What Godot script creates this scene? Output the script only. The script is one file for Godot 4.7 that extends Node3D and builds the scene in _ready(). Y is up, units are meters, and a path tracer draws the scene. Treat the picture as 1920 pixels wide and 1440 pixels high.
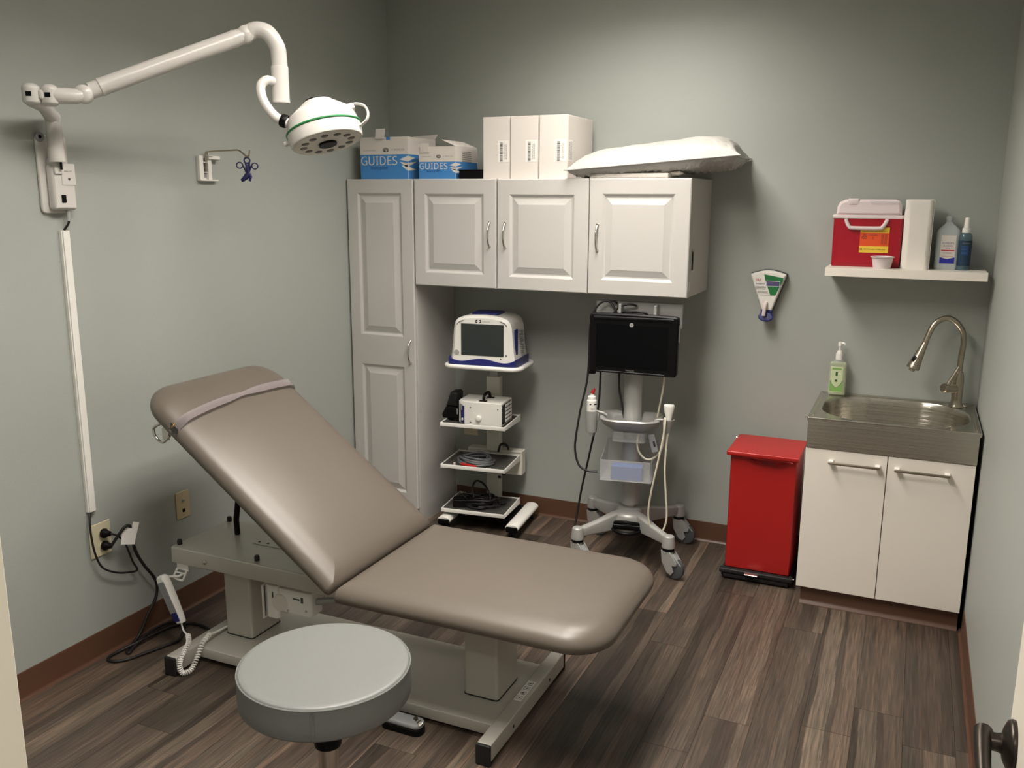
extends Node3D
# An examination room. World axes: x runs along the back wall to the right, z comes towards the camera, y is up; metres.

const RW := 2.955    # room width
const RZ := 3.80     # inner face of the wall with the doorway
const RH := 2.743    # ceiling height

# ---------------------------------------------------------------- mesh building
class MB:
	var v := PackedVector3Array()     # triangles, counter-clockwise seen from outside
	var uv := PackedVector2Array()
	var use_uv := false
	func tri(a: Vector3, b: Vector3, c: Vector3) -> void:
		v.append(a); v.append(b); v.append(c)
	func quad(a: Vector3, b: Vector3, c: Vector3, d: Vector3) -> void:
		tri(a, b, c); tri(a, c, d)
	func uvquad(a: Vector3, b: Vector3, c: Vector3, d: Vector3, u0: Vector2, u1: Vector2) -> void:
		quad(a, b, c, d); use_uv = true
		uv.resize(v.size() - 6)
		for p in [Vector2(u0.x, u1.y), u1, Vector2(u1.x, u0.y), Vector2(u0.x, u1.y), Vector2(u1.x, u0.y), u0]:
			uv.append(p)
	func fix(s: int) -> void:         # turns the triangles added since s outwards
		var c := Vector3.ZERO
		for i in range(s, v.size()):
			c += v[i]
		c /= maxf(1.0, v.size() - s)
		var vol := 0.0
		for i in range(s, v.size(), 3):
			vol += (v[i] - c).dot((v[i + 1] - c).cross(v[i + 2] - c))
		if vol < 0.0:
			for i in range(s, v.size(), 3):
				var t := v[i + 1]
				v[i + 1] = v[i + 2]
				v[i + 2] = t
	func box(c: Vector3, size: Vector3, b := 0.002, tr := Transform3D.IDENTITY) -> MB:
		var h := size * 0.5
		b = minf(b, minf(h.x, minf(h.y, h.z)) * 0.9)
		var P := {}
		for sx in [-1, 1]:
			for sy in [-1, 1]:
				for sz in [-1, 1]:
					var k := Vector3i(sx, sy, sz)
					P[k] = [tr * (c + Vector3(sx * h.x, sy * (h.y - b), sz * (h.z - b))), tr * (c + Vector3(sx * (h.x - b), sy * h.y, sz * (h.z - b))), tr * (c + Vector3(sx * (h.x - b), sy * (h.y - b), sz * h.z))]
		var cc := tr * c
		for ax in 3:
			var u := (ax + 1) % 3
			var w := (ax + 2) % 3
			for s in [-1, 1]:
				var q := []
				for e in [[-1, -1], [1, -1], [1, 1], [-1, 1]]:
					var k := Vector3i.ZERO
					k[ax] = s; k[u] = e[0]; k[w] = e[1]
					q.append(P[k][ax])
				_out(q, cc)
			for e in [[-1, -1], [1, -1], [1, 1], [-1, 1]]:
				var k0 := Vector3i.ZERO
				k0[ax] = -1; k0[u] = e[0]; k0[w] = e[1]
				var k1 := k0
				k1[ax] = 1
				_out([P[k0][u], P[k1][u], P[k1][w], P[k0][w]], cc)
		for k in P:
			_out(P[k], cc)
		return self
	func _out(q: Array, c: Vector3) -> void:
		var n: Vector3 = (q[1] - q[0]).cross(q[2] - q[0])
		if n.dot(q[0] - c) < 0.0:
			q.reverse()
		tri(q[0], q[1], q[2])
		if q.size() > 3:
			tri(q[0], q[2], q[3])
	func span(a: Vector3, b: Vector3, bev := 0.002) -> MB:    # box from corner to corner
		return box((a + b) * 0.5, (b - a).abs(), bev)
	func loft(rings: Array, caps := true, wrap := true) -> MB:
		var s := v.size()
		var n: int = rings[0].size()
		for i in rings.size() - 1:
			var A: PackedVector3Array = rings[i]
			var B: PackedVector3Array = rings[i + 1]
			for j in (n if wrap else n - 1):
				var k := (j + 1) % n
				if A[j].distance_squared_to(A[k]) > 1e-12:
					tri(A[j], A[k], B[k])
				if B[j].distance_squared_to(B[k]) > 1e-12:
					tri(A[j], B[k], B[j])
		if caps:
			for e in [0, rings.size() - 1]:
				var R: PackedVector3Array = rings[e]
				var m := Vector3.ZERO
				for p in R:
					m += p
				m /= n
				for j in n:
					var k := (j + 1) % n
					if e == 0:
						tri(m, R[k], R[j])
					else:
						tri(m, R[j], R[k])
		fix(s)
		return self
	func lathe(prof: Array, seg := 24, tr := Transform3D.IDENTITY) -> MB:   # prof: Vector2(radius, height)
		var rings := []
		for p in prof:
			var R := PackedVector3Array()
			for j in seg:
				var a := TAU * j / seg
				R.append(tr * Vector3(cos(a) * p.x, p.y, sin(a) * p.x))
			rings.append(R)
		return loft(rings, prof[0].x > 1e-5 or prof[-1].x > 1e-5)
	func tube(path: Array, r, sides := 10, flat := 1.0, up := Vector3.ZERO) -> MB:
		var rings := []
		var n := path.size()
		var side := Vector3.ZERO
		for i in n:
			var d: Vector3 = (path[mini(i + 1, n - 1)] - path[maxi(i - 1, 0)]).normalized()
			if up != Vector3.ZERO:
				side = up.cross(d).normalized()
			elif i == 0:
				side = d.cross(Vector3.UP if absf(d.y) < 0.9 else Vector3.RIGHT).normalized()
			else:
				side = (side - d * side.dot(d)).normalized()
			var o := d.cross(side)
			var rr: float = r[i] if r is Array else r
			var R := PackedVector3Array()
			for j in sides:
				var a := TAU * (j + 0.5) / sides
				R.append(path[i] + side * (cos(a) * rr) + o * (sin(a) * rr * flat))
			rings.append(R)
		return loft(rings)
	func ring(path: Array, r: float, sides := 8) -> MB:       # a closed loop of tube
		var rings := []
		var n := path.size()
		var side := Vector3.ZERO
		for i in n + 1:
			var d: Vector3 = (path[(i + 1) % n] - path[(i + n - 1) % n]).normalized()
			if i == 0:
				side = d.cross(Vector3.UP if absf(d.y) < 0.9 else Vector3.RIGHT).normalized()
			else:
				side = (side - d * side.dot(d)).normalized()
			var o := d.cross(side)
			var R := PackedVector3Array()
			for j in sides:
				var a := TAU * j / sides
				R.append(path[i % n] + side * (cos(a) * r) + o * (sin(a) * r))
			rings.append(R)
		return loft(rings, false)
	func extrude(poly: PackedVector2Array, depth: float, b := 0.0, tr := Transform3D.IDENTITY) -> MB:   # outline in xy, from z 0 to depth
		if Geometry2D.is_polygon_clockwise(poly):
			poly.reverse()
		var s := v.size()
		var n := poly.size()
		var inn := PackedVector2Array()
		for i in n:
			var e0 := (poly[i] - poly[(i + n - 1) % n]).normalized()
			var e1 := (poly[(i + 1) % n] - poly[i]).normalized()
			var m := (Vector2(-e0.y, e0.x) + Vector2(-e1.y, e1.x))
			var l := m.length()
			m = m / l if l > 0.01 else Vector2(-e0.y, e0.x)
			inn.append(poly[i] + m * (b / maxf(0.4, m.dot(Vector2(-e0.y, e0.x)))))
		var lv := [[inn, 0.0], [poly, b], [poly, depth - b], [inn, depth]] if b > 0.0 else [[poly, 0.0], [poly, depth]]
		for i in lv.size() - 1:
			for j in n:
				var k := (j + 1) % n
				var A: PackedVector2Array = lv[i][0]
				var B: PackedVector2Array = lv[i + 1][0]
				quad(tr * Vector3(A[j].x, A[j].y, lv[i][1]), tr * Vector3(A[k].x, A[k].y, lv[i][1]), tr * Vector3(B[k].x, B[k].y, lv[i + 1][1]), tr * Vector3(B[j].x, B[j].y, lv[i + 1][1]))
		var capo: PackedVector2Array = inn if b > 0.0 else poly
		var ix := Geometry2D.triangulate_polygon(capo)
		for i in range(0, ix.size(), 3):
			var p := [capo[ix[i]], capo[ix[i + 1]], capo[ix[i + 2]]]
			if (p[1] - p[0]).cross(p[2] - p[0]) < 0.0:
				p.reverse()
			tri(tr * Vector3(p[0].x, p[0].y, depth), tr * Vector3(p[1].x, p[1].y, depth), tr * Vector3(p[2].x, p[2].y, depth))
			tri(tr * Vector3(p[2].x, p[2].y, 0), tr * Vector3(p[1].x, p[1].y, 0), tr * Vector3(p[0].x, p[0].y, 0))
		fix(s)
		return self
	func pad(tr: Transform3D, ha: float, hb: float, rad: Array, prof: Array, crown: float, cn := 8) -> MB:
		# a cushion: outline a rounded rectangle (x ha, z hb), prof: Vector2(inset, height), then domed by crown
		var rings := []
		var all := prof.duplicate()
		var last: Vector2 = prof[-1]
		var lim := minf(ha, hb)
		for i in range(1, 11):
			all.append(Vector2(lerpf(last.x, lim * 0.985, i / 10.0), last.y))
		for q in all.size():
			var p: Vector2 = all[q]
			var R := rrect(Transform3D.IDENTITY, ha - p.x, hb - p.x, rad, p.x, p.y, cn, 14)
			for j in R.size():
				var w := R[j]
				if q >= prof.size():
					var fx := 1.0 - pow(minf(1.0, absf(w.x) / (ha - last.x)), 4.0)
					var fz := 1.0 - pow(minf(1.0, absf(w.z) / (hb - last.x)), 2.4)
					w.y += crown * fx * fz
				R[j] = tr * w
			rings.append(R)
		return loft(rings)
	static func rrect(tr: Transform3D, a: float, b: float, rad: Array, inset: float, y: float, cn: int, en := 0) -> PackedVector3Array:
		var R := PackedVector3Array()
		var sg := [Vector2(1, 1), Vector2(-1, 1), Vector2(-1, -1), Vector2(1, -1)]
		for q in 4:
			var r: float = clampf(rad[q] - inset, 0.0004, minf(a, b))
			var c := Vector2(sg[q].x * (a - r), sg[q].y * (b - r))
			for i in cn:
				var an := PI * 0.5 * (q + float(i) / (cn - 1))
				R.append(tr * Vector3(c.x + cos(an) * r, y, c.y + sin(an) * r))
			if en > 0:
				var q2 := (q + 1) % 4
				var r2: float = clampf(rad[q2] - inset, 0.0004, minf(a, b))
				var c2 := Vector2(sg[q2].x * (a - r2), sg[q2].y * (b - r2))
				var an2 := PI * 0.5 * (q + 1)
				var p0 := Vector2(c.x + cos(an2) * r, c.y + sin(an2) * r)
				var p1 := Vector2(c2.x + cos(an2) * r2, c2.y + sin(an2) * r2)
				for i in range(1, en):
					var m := p0.lerp(p1, float(i) / en)
					R.append(tr * Vector3(m.x, y, m.y))
		return R
	func rounded(c: Vector3, size: Vector3, r: float, b := 0.002, tr := Transform3D.IDENTITY, cn := 6) -> MB:   # box with rounded upright edges
		var rings := []
		for p in [[b, 0.0], [b * 0.3, b * 0.3], [0.0, b], [0.0, size.y - b], [b * 0.3, size.y - b * 0.3], [b, size.y]]:
			rings.append(rrect(tr.translated_local(c + Vector3(0, -size.y * 0.5, 0)), size.x * 0.5 - p[0], size.z * 0.5 - p[0], [r, r, r, r], p[0], p[1], cn))
		return loft(rings)

static func curve(pts: Array, per := 6) -> Array:     # Catmull-Rom through the points
	var o := []
	var n := pts.size()
	for i in n - 1:
		var a: Vector3 = pts[maxi(i - 1, 0)]
		var b: Vector3 = pts[i]
		var c: Vector3 = pts[i + 1]
		var d: Vector3 = pts[mini(i + 2, n - 1)]
		for k in per:
			o.append(b.cubic_interpolate(c, a, d, float(k) / per))
	o.append(pts[-1])
	return o

static func V(x: float, y: float, z: float) -> Vector3:
	return Vector3(x, y, z)

static func at(p: Vector3, deg := Vector3.ZERO) -> Transform3D:
	return Transform3D(Basis.from_euler(deg * (PI / 180.0)), p)

static func axis_y(p: Vector3, d: Vector3) -> Transform3D:      # y axis along d
	var y := d.normalized()
	var x := (Vector3.RIGHT if absf(y.x) < 0.8 else Vector3.BACK)
	x = (x - y * x.dot(y)).normalized()
	return Transform3D(Basis(x, y, x.cross(y)), p)

static func face(p: Vector3, right: Vector3, up: Vector3) -> Transform3D:
	var x := right.normalized()
	var y := (up - x * up.dot(x)).normalized()
	return Transform3D(Basis(x, y, x.cross(y)), p)

func mesh_of(mb: MB, off: Vector3, ang := 50.0) -> ArrayMesh:
	var n := mb.v.size()
	var fn := PackedVector3Array()
	var fu := PackedVector3Array()
	var at_key := {}
	var keys := []
	keys.resize(n)
	for i in range(0, n, 3):
		var c := (mb.v[i + 1] - mb.v[i]).cross(mb.v[i + 2] - mb.v[i])
		fn.append(c)
		fu.append(c.normalized())
		for j in 3:
			var k := Vector3i((mb.v[i + j] * 40000.0).round())
			keys[i + j] = k
			if at_key.has(k):
				at_key[k].append(i / 3)
			else:
				at_key[k] = [i / 3]
	var lim := cos(deg_to_rad(ang))
	var P := PackedVector3Array()
	var N := PackedVector3Array()
	var U := PackedVector2Array()
	P.resize(n); N.resize(n)
	if mb.use_uv:
		U.resize(n)
		mb.uv.resize(n)
	for i in range(0, n, 3):
		for j in 3:
			var f := fu[i / 3]
			var s := Vector3.ZERO
			for q in at_key[keys[i + j]]:
				if fu[q].dot(f) > lim:
					s += fn[q]
			var o: int = i + [0, 2, 1][j]                  # Godot's front faces run clockwise
			P[o] = mb.v[i + j] - off
			N[o] = s.normalized() if s.length_squared() > 1e-24 else Vector3.UP
			if mb.use_uv:
				U[o] = mb.uv[i + j]
	var a := []
	a.resize(Mesh.ARRAY_MAX)
	a[Mesh.ARRAY_VERTEX] = P
	a[Mesh.ARRAY_NORMAL] = N
	if mb.use_uv:
		a[Mesh.ARRAY_TEX_UV] = U
	var m := ArrayMesh.new()
	m.add_surface_from_arrays(Mesh.PRIMITIVE_TRIANGLES, a)
	return m

# ---------------------------------------------------------------- scene building
var used := {}
var org := {}

func numbered(called: String) -> String:
	if not used.has(called):
		used[called] = 0
		return called
	used[called] += 1
	return "%s_%03d" % [called, used[called]]

func thing(called: String, label: String, category: String, pos: Vector3, group := "") -> Node3D:
	var o := Node3D.new()
	o.name = numbered(called)
	add_child(o)
	o.position = pos
	org[o] = pos
	o.set_meta("label", label)
	o.set_meta("category", category)
	if group:
		o.set_meta("group", group)
	return o

func part(called: String, mb: MB, m: Material, parent: Node3D, label := "", ang := 50.0) -> MeshInstance3D:
	var o := MeshInstance3D.new()
	o.name = called
	o.mesh = mesh_of(mb, org[parent], ang)
	o.material_override = m
	o.cast_shadow = GeometryInstance3D.SHADOW_CASTING_SETTING_ON
	parent.add_child(o, true)
	org[o] = org[parent]
	if label:
		o.set_meta("label", label)
	return o

func struct(called: String, mb: MB, m: Material, ang := 50.0) -> MeshInstance3D:
	var o := MeshInstance3D.new()
	o.name = called
	o.mesh = mesh_of(mb, Vector3.ZERO, ang)
	o.material_override = m
	add_child(o, true)
	org[o] = Vector3.ZERO
	o.set_meta("kind", "structure")
	return o

func one(called: String, label: String, category: String, mb: MB, m: Material, pos: Vector3) -> MeshInstance3D:   # a thing that is one mesh
	var o := MeshInstance3D.new()
	o.name = numbered(called)
	o.mesh = mesh_of(mb, pos)
	o.material_override = m
	o.position = pos
	add_child(o)
	org[o] = pos
	o.set_meta("label", label)
	o.set_meta("category", category)
	return o

func write(text: String, f: Transform3D, w: float, h: float, m: Material, parent: Node3D, called := "lettering", serif := false) -> void:   # flat lettering, w by h, centred on f, facing its z
	var fo := SystemFont.new()
	fo.font_names = PackedStringArray(["Droid Serif" if serif else "Droid Sans"])
	var tm := TextMesh.new()
	tm.font = fo
	tm.text = text
	tm.font_size = 48
	tm.pixel_size = 0.01
	tm.depth = 0.0
	tm.curve_step = 2.0
	var a := tm.get_mesh_arrays()
	var vs: PackedVector3Array = a[Mesh.ARRAY_VERTEX]
	if vs.is_empty():
		return
	var ix = a[Mesh.ARRAY_INDEX]
	var lo := Vector3.INF
	var hi := -Vector3.INF
	for p in vs:
		lo = lo.min(p); hi = hi.max(p)
	var sx := w / maxf(hi.x - lo.x, 1e-6)
	var sy := h / maxf(hi.y - lo.y, 1e-6)
	var mid := (lo + hi) * 0.5
	var mb := MB.new()
	var cnt: int = ix.size() if ix != null and ix.size() else vs.size()
	for i in range(0, cnt, 3):
		var q := []
		for j in 3:
			var p: Vector3 = vs[ix[i + j]] if ix != null and ix.size() else vs[i + j]
			q.append(f * Vector3((p.x - mid.x) * sx, (p.y - mid.y) * sy, 0.0))
		if (q[1] - q[0]).cross(q[2] - q[0]).dot(f.basis.z) < 0.0:
			q.reverse()
		mb.tri(q[0], q[1], q[2])
	part(called, mb, m, parent)

func plate(f: Transform3D, w: float, h: float, m: Material, parent: Node3D, called: String, t := 0.0006, label := "") -> MeshInstance3D:   # a thin label stuck on a face
	return part(called, MB.new().box(Vector3(0, 0, t * 0.5), Vector3(w, h, t), 0.0, f), m, parent, label)

func lines(f: Transform3D, w: float, h: float, rows: int, m: Material, parent: Node3D, rng: RandomNumberGenerator, called := "small_print") -> void:   # print too fine to read
	var mb := MB.new()
	for r in rows:
		var y := h * (0.5 - (r + 0.5) / rows)
		var x := -w * 0.5
		while x < w * 0.5 - h * 0.03:
			var l := minf(w * rng.randf_range(0.06, 0.2), w * 0.5 - x)
			mb.quad(f * V(x, y - h * 0.2 / rows, 0), f * V(x + l, y - h * 0.2 / rows, 0), f * V(x + l, y + h * 0.2 / rows, 0), f * V(x, y + h * 0.2 / rows, 0))
			x += l + w * 0.025
	part(called, mb, m, parent)

func barcode(f: Transform3D, w: float, h: float, m: Material, parent: Node3D, rng: RandomNumberGenerator) -> void:   # bars across the height h
	var mb := MB.new()
	var y := -h * 0.5
	while y < h * 0.5:
		var l := minf(h * [0.012, 0.02, 0.034][rng.randi() % 3], h * 0.5 - y)
		mb.quad(f * V(-w * 0.5, y, 0), f * V(w * 0.5, y, 0), f * V(w * 0.5, y + l, 0), f * V(-w * 0.5, y + l, 0))
		y += l + h * [0.012, 0.02, 0.03][rng.randi() % 3]
	part("barcode", mb, m, parent)

func mat(c: Color, rough := 0.5, metal := 0.0) -> StandardMaterial3D:
	var m := StandardMaterial3D.new()
	m.albedo_color = c
	m.roughness = rough
	m.metallic = metal
	return m

static func rgb(r: float, g: float, b: float) -> Color:
	return Color(r / 255.0, g / 255.0, b / 255.0)

func noise_tex(freq: float, lo: Color, hi: Color, as_normal := false, bump := 4.0, size := 512, oct := 4) -> NoiseTexture2D:
	var n := FastNoiseLite.new()
	n.seed = 7
	n.noise_type = FastNoiseLite.TYPE_SIMPLEX
	n.frequency = freq
	n.fractal_octaves = oct
	var t := NoiseTexture2D.new()
	t.width = size; t.height = size
	t.seamless = true
	t.noise = n
	if as_normal:
		t.as_normal_map = true
		t.bump_strength = bump
	else:
		var g := Gradient.new()
		g.set_color(0, lo); g.set_color(1, hi)
		t.color_ramp = g
	return t

func tri_tex(m: StandardMaterial3D, scale: float) -> StandardMaterial3D:
	m.uv1_triplanar = true
	m.uv1_world_triplanar = true
	m.uv1_scale = Vector3.ONE * scale
	return m

var M := {}

func _ready() -> void:
	# ---- camera
	var cam := Camera3D.new()
	cam.name = "camera"
	cam.transform = Transform3D(Basis.from_euler(Vector3(-0.206334, 0.421197, 0.0)) * Basis(Vector3.BACK, 0.0050136), Vector3(2.65566, 1.69450, 4.28263))
	cam.fov = 46.549
	cam.near = 0.02
	add_child(cam)
	cam.current = true
	# ---- surroundings
	var env := Environment.new()
	env.background_mode = Environment.BG_COLOR
	env.background_color = Color(0.0, 0.0, 0.0)
	env.tonemap_mode = Environment.TONE_MAPPER_LINEAR
	env.tonemap_exposure = 1.17
	env.sdfgi_enabled = true
	env.ssao_enabled = true
	env.ssil_enabled = true
	var we := WorldEnvironment.new()
	we.name = "surroundings"
	we.environment = env
	add_child(we)
	# ---- lamps (two recessed ceiling fittings in the room, one in the corridor)
	materials()
	troffer(V(1.50, RH, 1.12), 5.4, "recessed louvred ceiling light over the exam table, nearer the back wall")
	troffer(V(1.50, RH, 2.52), 7.6, "recessed louvred ceiling light over the round stool, nearer the doorway")
	ceiling_fitting(V(3.00, RH, 4.75), 1.17, 0.28, 3.0, "recessed ceiling light in the corridor outside the doorway")
	room()
	floor_planks()
	cabinets()
	cabinet_top_things()
	exam_table()
	foot_switch()
	stool()
	exam_lamp()
	left_wall_things()
	tray_cart()
	ultrasound()
	bin()
	sink()
	shelf_things()
	dispenser()

func materials() -> void:
	M.wall = mat(rgb(163, 167, 161), 0.52)
	M.wall.heightmap_enabled = false
	M.wall.normal_enabled = true
	M.wall.normal_texture = noise_tex(0.05, Color.BLACK, Color.WHITE, true, 3.0)
	M.wall.normal_scale = 0.12
	tri_tex(M.wall, 4.0)
	M.ceiling = mat(rgb(226, 224, 216), 0.9)
	M.cream = mat(rgb(236, 229, 214), 0.45)
	M.base = mat(rgb(92, 63, 47), 0.42)
	M.cab = mat(rgb(192, 189, 185), 0.38)
	M.cabside = mat(rgb(192, 189, 185), 0.5)
	M.gloss_white = mat(rgb(238, 230, 220), 0.25)
	M.shelf = mat(rgb(222, 216, 206), 0.4)
	M.chrome = mat(rgb(205, 200, 192), 0.16, 1.0)
	M.nickel = mat(rgb(176, 166, 150), 0.28, 1.0)
	M.steel = mat(rgb(204, 199, 189), 0.22, 1.0)
	M.steel.normal_enabled = true
	M.steel.normal_texture = brushed()
	M.steel.normal_scale = 0.9
	tri_tex(M.steel, 3.0)
	M.dark_steel = mat(rgb(104, 102, 97), 0.32, 0.5)
	M.vinyl = mat(rgb(96, 88, 79), 0.38)
	M.vinyl.normal_enabled = true
	M.vinyl.normal_texture = noise_tex(0.09, Color.BLACK, Color.WHITE, true, 5.0)
	M.vinyl.normal_scale = 0.1
	tri_tex(M.vinyl, 6.0)
	M.grey_vinyl = mat(rgb(110, 111, 109), 0.45)
	M.grey_vinyl.normal_enabled = true
	M.grey_vinyl.normal_texture = M.vinyl.normal_texture
	M.grey_vinyl.normal_scale = 0.12
	tri_tex(M.grey_vinyl, 6.0)
	M.seam = mat(rgb(104, 106, 102), 0.6)
	M.frame = mat(rgb(184, 180, 171), 0.36, 0.25)
	M.white = mat(rgb(232, 229, 223), 0.3)
	M.lamp = mat(rgb(206, 202, 197), 0.24)
	M.offwhite = mat(rgb(216, 212, 202), 0.45)
	M.paper = mat(rgb(215, 208, 201), 0.8)
	M.towel = mat(rgb(230, 224, 216), 0.85)
	M.black = mat(rgb(8, 8, 9), 0.4)
	M.black.metallic_specular = 0.3
	M.rubber = mat(rgb(16, 15, 15), 0.6)
	M.cord = mat(rgb(24, 20, 20), 0.5)
	M.grey_plastic = mat(rgb(140, 142, 142), 0.45)
	M.dark_grey = mat(rgb(74, 77, 78), 0.5)
	M.silver = mat(rgb(172, 171, 168), 0.4, 0.3)
	M.screen = mat(rgb(48, 54, 53), 0.22)
	M.black_screen = mat(rgb(4, 5, 7), 0.15)
	M.black_screen.metallic_specular = 0.3
	M.navy = mat(rgb(30, 36, 104), 0.4)
	M.clamp = mat(rgb(24, 26, 76), 0.4)
	M.blue = mat(rgb(52, 100, 170), 0.5)
	M.blue_print = mat(rgb(64, 132, 196), 0.6)
	M.ink = mat(rgb(48, 46, 56), 0.7)
	M.grey_ink = mat(rgb(128, 124, 124), 0.7)
	M.navy_ink = mat(rgb(22, 44, 110), 0.7)
	M.red = mat(rgb(166, 27, 25), 0.36)
	M.sharps_red = mat(rgb(160, 14, 34), 0.3)
	M.red_ink = mat(rgb(190, 40, 40), 0.6)
	M.orange = mat(rgb(222, 78, 26), 0.5)
	M.yellow = mat(rgb(232, 196, 62), 0.5)
	M.milky = mat(rgb(226, 212, 212), 0.35)
	M.milky.backlight_enabled = true
	M.milky.backlight = Color(0.35, 0.33, 0.33)
	M.green = mat(rgb(26, 112, 58), 0.5)
	M.lime = mat(rgb(122, 168, 86), 0.55)
	M.purple = mat(rgb(58, 38, 120), 0.5)
	M.ivory = mat(rgb(214, 204, 174), 0.4)
	M.tan = mat(rgb(196, 180, 146), 0.45)
	M.pillow = mat(rgb(168, 165, 160), 0.5)
	M.coil = mat(rgb(98, 100, 102), 0.45)
	M.strap = mat(rgb(146, 136, 138), 0.3)
	M.strap.transparency = BaseMaterial3D.TRANSPARENCY_ALPHA
	M.strap.albedo_color.a = 0.45
	M.clear = mat(Color(0.86, 0.88, 0.86, 0.22), 0.08)
	M.clear.transparency = BaseMaterial3D.TRANSPARENCY_ALPHA
	M.frost = mat(Color(0.84, 0.84, 0.85, 0.24), 0.3)
	M.frost.transparency = BaseMaterial3D.TRANSPARENCY_ALPHA
	M.alcohol = mat(Color(0.76, 0.79, 0.79, 0.78), 0.2)
	M.alcohol.transparency = BaseMaterial3D.TRANSPARENCY_ALPHA
	M.spray = mat(Color(0.34, 0.46, 0.50, 0.6), 0.12)
	M.spray.transparency = BaseMaterial3D.TRANSPARENCY_ALPHA
	M.gel = mat(Color(0.80, 0.83, 0.70, 0.5), 0.1)
	M.gel.transparency = BaseMaterial3D.TRANSPARENCY_ALPHA
	M.door_metal = mat(rgb(62, 56, 50), 0.34, 0.8)
	M.louvre = mat(rgb(150, 150, 148), 0.5)
	M.glow = mat(rgb(250, 246, 236), 0.6)
	M.glow.emission_enabled = true
	M.glow.emission = Color(1.0, 0.93, 0.82)
	M.glow.emission_energy_multiplier = 1.2

func troffer(p: Vector3, energy: float, label: String) -> void:
	# a fluorescent fitting set into the ceiling: the diffuser sits above a deep louvre
	var t := thing("ceiling_light", label, "ceiling light", p)
	var sx := 0.59
	var sz := 1.17
	var dp := 0.085
	var f := MB.new()
	for s in [-1, 1]:
		f.box(p + V(s * (sx * 0.5 + 0.004), dp * 0.5 + 0.004, 0), V(0.008, dp + 0.012, sz + 0.016), 0.0)
		f.box(p + V(0, dp * 0.5 + 0.004, s * (sz * 0.5 + 0.004)), V(sx, dp + 0.012, 0.008), 0.0)
		f.box(p + V(s * (sx * 0.5 + 0.006), -0.003, 0), V(0.024, 0.006, sz + 0.036), 0.001)
		f.box(p + V(0, -0.003, s * (sz * 0.5 + 0.006)), V(sx + 0.036, 0.006, 0.024), 0.001)
	f.box(p + V(0, dp + 0.012, 0), V(sx + 0.016, 0.008, sz + 0.016), 0.0)
	part("housing", f, M.louvre, t)
	for i in range(1, 3):
		part("blade", MB.new().box(p + V(sx * (i / 3.0 - 0.5), 0.034, 0), V(0.003, 0.068, sz), 0.0), M.louvre, t)
	for i in range(1, 6):
		part("blade", MB.new().box(p + V(0, 0.034, sz * (i / 6.0 - 0.5)), V(sx, 0.066, 0.003), 0.0), M.louvre, t)
	part("diffuser", MB.new().box(p + V(0, dp + 0.004, 0), V(sx, 0.006, sz), 0.0), M.glow, t)
	var l := AreaLight3D.new()
	l.name = "lamp_light"
	l.area_size = Vector2(sx, sz)
	l.light_color = Color(1.0, 0.975, 0.945)
	l.light_energy = energy
	l.area_range = 12.0
	l.area_attenuation = 2.0
	l.shadow_enabled = true
	t.add_child(l)
	l.position = V(0, dp - 0.003, 0)
	l.rotation_degrees = V(-90, 0, 0)

func brushed() -> ImageTexture:      # fine brush lines running level
	var im := Image.create(128, 512, false, Image.FORMAT_L8)
	var rng := RandomNumberGenerator.new()
	rng.seed = 6
	for y in 512:
		var v := rng.randf_range(0.25, 0.75)
		for x in 128:
			im.set_pixel(x, y, Color(v, v, v))
	im.bump_map_to_normal_map(1.0)
	return ImageTexture.create_from_image(im)

func ceiling_fitting(p: Vector3, sx: float, sz: float, energy: float, label: String) -> void:
	var t := thing("ceiling_light", label, "ceiling light", p - V(0, 0.012, 0))
	var f := MB.new()
	for s in [-1, 1]:
		f.box(p + V(s * (sx * 0.5 + 0.006), -0.008, 0), V(0.024, 0.012, sz + 0.036), 0.002)
		f.box(p + V(0, -0.008, s * (sz * 0.5 + 0.006)), V(sx + 0.036, 0.012, 0.024), 0.002)
	part("frame", f, M.ceiling, t)
	part("diffuser", MB.new().box(p + V(0, -0.005, 0), V(sx, 0.006, sz), 0.0), M.glow, t)
	var l := AreaLight3D.new()
	l.name = "lamp_light"
	l.area_size = Vector2(sx, sz)
	l.light_color = Color(1.0, 0.975, 0.945)
	l.light_energy = energy
	l.area_range = 12.0
	l.area_attenuation = 2.0
	l.shadow_enabled = true
	t.add_child(l)
	l.position = V(0, -0.004, 0)
	l.rotation_degrees = V(-90, 0, 0)

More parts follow.
